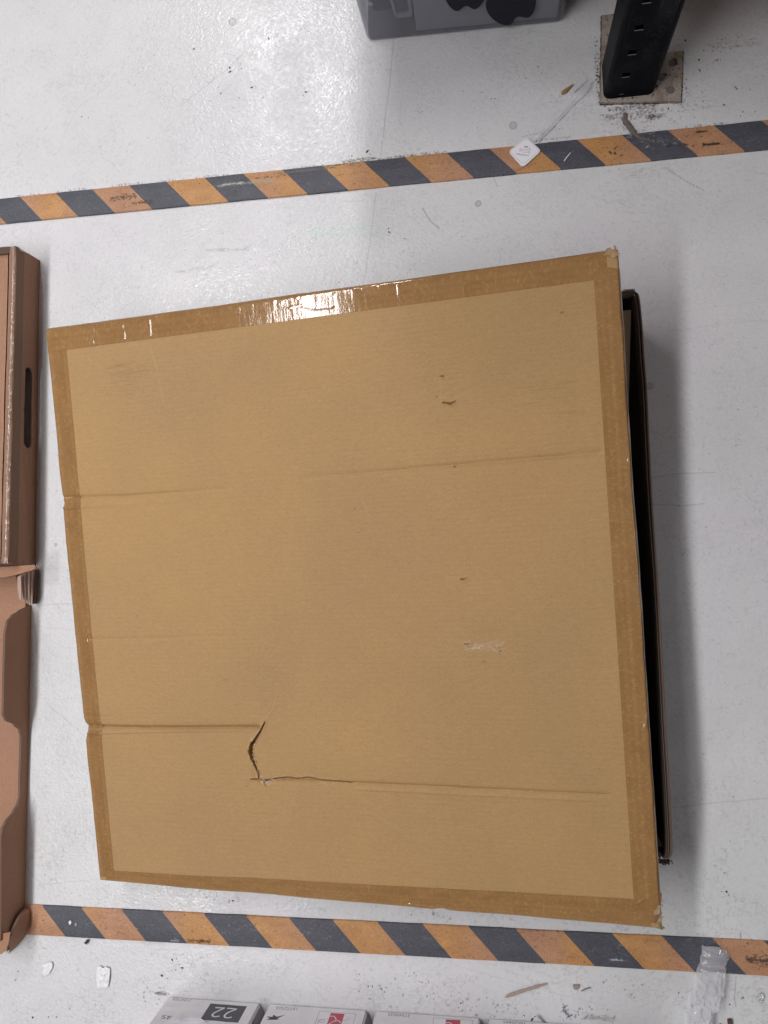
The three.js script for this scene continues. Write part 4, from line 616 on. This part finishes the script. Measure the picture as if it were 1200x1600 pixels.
// ---------------------------------------------------------------- clear film lying over the near tape
{
  const lft = [[1097, 1477], [1095, 1492], [1092, 1507], [1086, 1522], [1079, 1540], [1074, 1562], [1069, 1590], [1064, 1625]], rgt = [[1139, 1489], [1141, 1498], [1138, 1508], [1133, 1524], [1126, 1542], [1119, 1560], [1112, 1590], [1106, 1625]];
  const cl = new THREE.CatmullRomCurve3(lft.map((p) => at(...p, 0.006))), cr = new THREE.CatmullRomCurve3(rgt.map((p) => at(...p, 0.006)));
  const hgt = (u, v) => { const crum = sstep(0.3, 0.5, v), fold = (c, w, a, sl = 0) => a * Math.exp(-(((v - c - sl * (u - 0.5)) / w) ** 2)); const rid = (k, f1, f2) => 1 - Math.abs(2 * fbm(u * f1 + k, v * f2 + k * 2, 2) - 1); return 0.005 + 0.004 * Math.sin(Math.PI * u) + fold(0.03, 0.03, 0.006, 0.05) + fold(0.16, 0.025, 0.005, -0.06) + fold(0.335, 0.02, 0.004, 0.04) + crum * (0.012 * Math.pow(rid(3, 3.2, 6), 2.2) + 0.012 * Math.pow(rid(8, 6, 12), 2.5) + 0.004 * rid(12, 14, 26)) + 0.0016 * rid(5, 12, 20); };
  const g = surf(span(0, 1, 44), span(0, 1, 130), (u, v) => { const p = cl.getPoint(v).lerp(cr.getPoint(v), u); return V(p.x, hgt(u, v) * (0.5 + 0.5 * sstep(0, 0.1, Math.min(u, 1 - u))), p.z - (v < 0.02 ? 0.004 * (fbm(u * 9, 2, 3) - 0.5) + 0.006 * Math.sin(u * 3.1) : 0)); });
  const film = phys([0.97, 0.97, 0.99], 0.13, { transmission: 0.7, thickness: 0, ior: 1.8, side: THREE.DoubleSide });
  tag(put('plastic_film', toCreasedNormals(g, 0.5), film), 'crumpled strip of clear plastic film across the near striped tape', 'plastic film');
}

// ---------------------------------------------------------------- scraps on the floor
const chipOf = (name, pts, y0, y1, mat, label, cat, group) => tag(put(name, slab(pts.map((p) => at(...p)), y0, y1, 0.0002), mat), label, cat, group);
const white = std([0.78, 0.77, 0.78], 0.6);
{
  const wrink = (name, px, py, pts, words, amp) => {
    const P = pts.map((p) => at(...p)), c = at(px, py); const n = 20;
    const out = new THREE.CatmullRomCurve3(P, true, 'catmullrom', 0.15).getPoints(60);
    const g = surf(span(0, 1, 60), span(0, 1, 8), (u, v) => { const e = out[Math.round(u * 60) % 60], p = c.clone().lerp(e, v); return p.setY(0.0012 + amp * (0.3 + fbm(p.x * 260, p.z * 260, 3)) * (1 - 0.5 * v)); });
    tag(put(name, g, white), words, 'paper scrap', 'white scraps at lower left');
  };
  wrink('paper_scrap', 163, 1524, [[153, 1510], [158, 1508], [163, 1511], [167, 1509], [173, 1512], [173, 1526], [170, 1540], [161, 1542], [154, 1541], [152, 1526]], 'crumpled white scrap above the 22 box, right one of two', 0.006);
  wrink('paper_scrap', 76, 1512, [[67, 1507], [74, 1504], [81, 1502], [84, 1505], [83, 1512], [78, 1520], [71, 1524], [68, 1519], [70, 1512]], 'curled white scrap with a grey edge, near the left edge of the photo', 0.004);
}
const dark = std([0.025, 0.024, 0.026], 0.7), brown = std([0.10, 0.055, 0.045], 0.8), tan = std([0.42, 0.33, 0.27], 0.8);
chipOf('black_chip', [[133, 1472], [137, 1467], [141, 1468], [137, 1474]], 0.001, 0.004, dark, 'small black rectangular chip just below the near striped tape', 'chip');
chipOf('white_chip', [[110, 1438], [113, 1435], [115, 1439], [112, 1443]], 0.0044, 0.0062, white, 'small white chip on the dark stripe near the left carton, larger one', 'chip');
chipOf('beige_chip', [[119.5, 1441], [122, 1439], [123, 1443], [120.5, 1445]], 0.0044, 0.0058, tan, 'tiny beige chip on the dark stripe, just right of a white chip', 'chip');
chipOf('brown_fragment', [[1135.5, 1591], [1142, 1590], [1142.5, 1604], [1137, 1604]], 0.001, 0.006, brown, 'dark brown fragment right of the clear film at the bottom', 'fragment');
chipOf('tan_fragment', [[895, 1538], [905, 1537.5], [905, 1543], [900, 1545.5], [895.5, 1543]], 0.0008, 0.003, std([0.30, 0.24, 0.21], 0.9), 'small grey brown fragment left of the clear film', 'fragment');
{
  const stick = (name, pts, r, mat, words, cat, flat = 0.5, prof = null) => { const g = new THREE.TubeGeometry(new THREE.CatmullRomCurve3(pts.map((p) => at(p[0], p[1], p[2] ?? r))), 40, r, 7).scale(1, 1, 1); const pp = g.attributes.position; for (let i = 0; i < pp.count; i++) { const k = Math.floor(i / 8) / 40, w = prof ? prof(clamp(k), i % 8) : 0.35 + 0.65 * Math.sin(Math.PI * clamp(k * 0.86 + 0.12)) + 0.5 * (vn(k * 14, 3) - 0.5), c = g.parameters.path.getPointAt(clamp(k)); pp.setXYZ(i, c.x + (pp.getX(i) - c.x) * w, c.y + (pp.getY(i) - c.y) * w * flat, c.z + (pp.getZ(i) - c.z) * w); } g.computeVertexNormals(); return tag(put(name, g, mat), words, cat); };
  stick('wood_splinter', [[789, 1558], [812, 1550], [832, 1544], [856, 1537]], 0.0024, std([0.36, 0.27, 0.22], 0.85), 'thin brown wood splinter on the floor above the fourth box', 'splinter');
  stick('curled_strip', [[977, 176], [976, 186], [983, 196], [990, 206], [1000, 215], [1016, 219]], 0.0042, std([0.16, 0.12, 0.10], 0.9), 'dirty grey brown strip curling onto the far tape below the upright', 'scrap', 0.3, (k, i) => (0.35 + 0.9 * Math.sin(Math.PI * Math.min(1, k * 1.0 + 0.1)) * (1 - 0.4 * k)) * (0.6 + 0.8 * vn(k * 26, i * 3.7)));
  stick('glue_drip', [[877, 147], [883, 142], [890, 136], [896, 131]], 0.0035, std([0.34, 0.18, 0.06], 0.45), 'hardened amber glue drip beside the clear strap of the tag', 'glue drip', 0.35, (k, i) => (k < 0.35 ? Math.sqrt(1 - ((k - 0.35) / 0.36) ** 2) : 1 - 0.82 * Math.pow((k - 0.35) / 0.65, 0.7)) * (0.85 + 0.3 * vn(k * 9, i * 2.1)));
  stick('white_sliver', [[881, 252, 0.0052], [886, 245, 0.0054], [892, 238, 0.0052]], 0.0009, white, 'thin white sliver on the dark stripe right of the tag', 'sliver');
  stick('grey_sliver', [[908, 1549], [916, 1545], [924, 1543]], 0.001, std([0.2, 0.18, 0.18], 0.8), 'short grey sliver left of the clear film', 'sliver');
  const b = at(1187, 1558), bead = thing('clear_bead', 'small shiny clear bead right of the clear film', 'bead', b);
  put('drop', [new THREE.SphereGeometry(0.004, 20, 14).scale(1, 1.0, 1).translate(b.x + 0.001, 0.004, b.z - 0.003), new THREE.SphereGeometry(0.003, 16, 12).translate(b.x + 0.001, 0.003, b.z + 0.003), new THREE.SphereGeometry(0.003, 16, 12).scale(1.2, 0.8, 1).translate(b.x - 0.003, 0.003, b.z + 0.001)], phys([0.9, 0.9, 0.92], 0.06, { transmission: 0.7, thickness: 0.004, ior: 1.5 }), bead);
}
// loose grit nobody could count
{
  const g = [], cl = [[300, 75, 8], [357, 108, 12], [345, 147, 6], [392, 138, 8], [207, 137, 4], [127, 175, 6], [476, 145, 10], [419, 60, 8], [610, 365, 4], [635, 375, 4], [563, 437, 8], [1050, 60, 30], [1120, 95, 18], [1090, 160, 16], [1165, 170, 10], [1000, 190, 30], [960, 240, 14], [1075, 230, 14], [300, 1420, 6], [640, 1410, 6], [1135, 1393, 5], [258, 1524, 10], [285, 1512, 10], [320, 1520, 8], [350, 1535, 6], [560, 1543, 14], [600, 1560, 14], [650, 1540, 10], [720, 1565, 12], [770, 1580, 18], [820, 1590, 22], [905, 1585, 30], [1150, 1555, 8], [1075, 1560, 8], [1170, 1180, 4], [90, 1330, 8], [55, 1240, 6], [115, 1395, 6], [1060, 868, 8], [1090, 822, 6], [1030, 560, 5], [30, 1530, 12], [90, 1590, 16], [40, 1580, 10], [150, 290, 8], [560, 250, 30], [100, 300, 8], [760, 160, 14], [840, 110, 14], [700, 110, 10]];
  for (const [px, py, n] of cl) for (let k = 0; k < n * (py > 1300 ? 0.35 : 0.5); k++) { const a = R(0, 6.28), d = Math.sqrt(-2 * Math.log(1 - rnd() * 0.95)) * 14, p = at(px + Math.cos(a) * d, py + Math.sin(a) * d * 0.8), s = R(0.0003, 0.0009) * (rnd() < 0.08 ? 1.9 : 1); g.push(new THREE.IcosahedronGeometry(s, 0).scale(R(0.7, 2.4), R(0.4, 0.8), R(0.7, 1.1)).rotateY(R(0, 3.1)).translate(p.x, s * 0.35 + (Math.abs(p.z + 0.689) < 0.026 || Math.abs(p.z - 0.581) < 0.026 ? 0.0042 : 0), p.z)); }
  for (const [px, py, l, w, tn] of [[420, 60, 8, 2, 1.5], [303, 76, 4, 3, 0.4], [359, 106, 6, 4, 0.9], [393, 137, 5, 3, -0.5], [345, 146, 4, 3, 1.2], [478, 144, 8, 3, 0.1], [608, 363, 6, 3, 0.6], [632, 373, 4, 2, 0.6], [1135, 1393, 5, 4, 0.4], [253, 1524, 6, 5, 0.4], [1093, 110, 10, 2, 1.1], [1150, 138, 12, 2, 0.9], [1131, 164, 8, 2, 0.7], [1092, 94, 5, 5, 0], [1072, 125, 3, 3, 0], [364, 1407, 6, 3, -0.6], [285, 1512, 5, 4, 0.5], [720, 1567, 4, 3, 0.3], [1081, 1570, 8, 2.6, 1.5], [1140, 1569, 3, 3, 0], [1161, 1558, 3, 3, 0], [1126, 1600, 6, 4, 0.1], [982, 158, 5, 3, 0.2], [1044, 170, 7, 3, 1.3]]) { const p = at(px, py); g.push(new THREE.IcosahedronGeometry(0.00034, 1).scale(l, 1.6, w).rotateY(-tn).translate(p.x, 0.0008, p.z)); }
  const m = put('floor_grit', g, std([0.055, 0.05, 0.048], 0.9)); m.userData.kind = 'stuff'; m.userData.label = 'loose dark grit scattered over the pale floor'; m.userData.category = 'grit';
}
renderer.render(scene, camera);
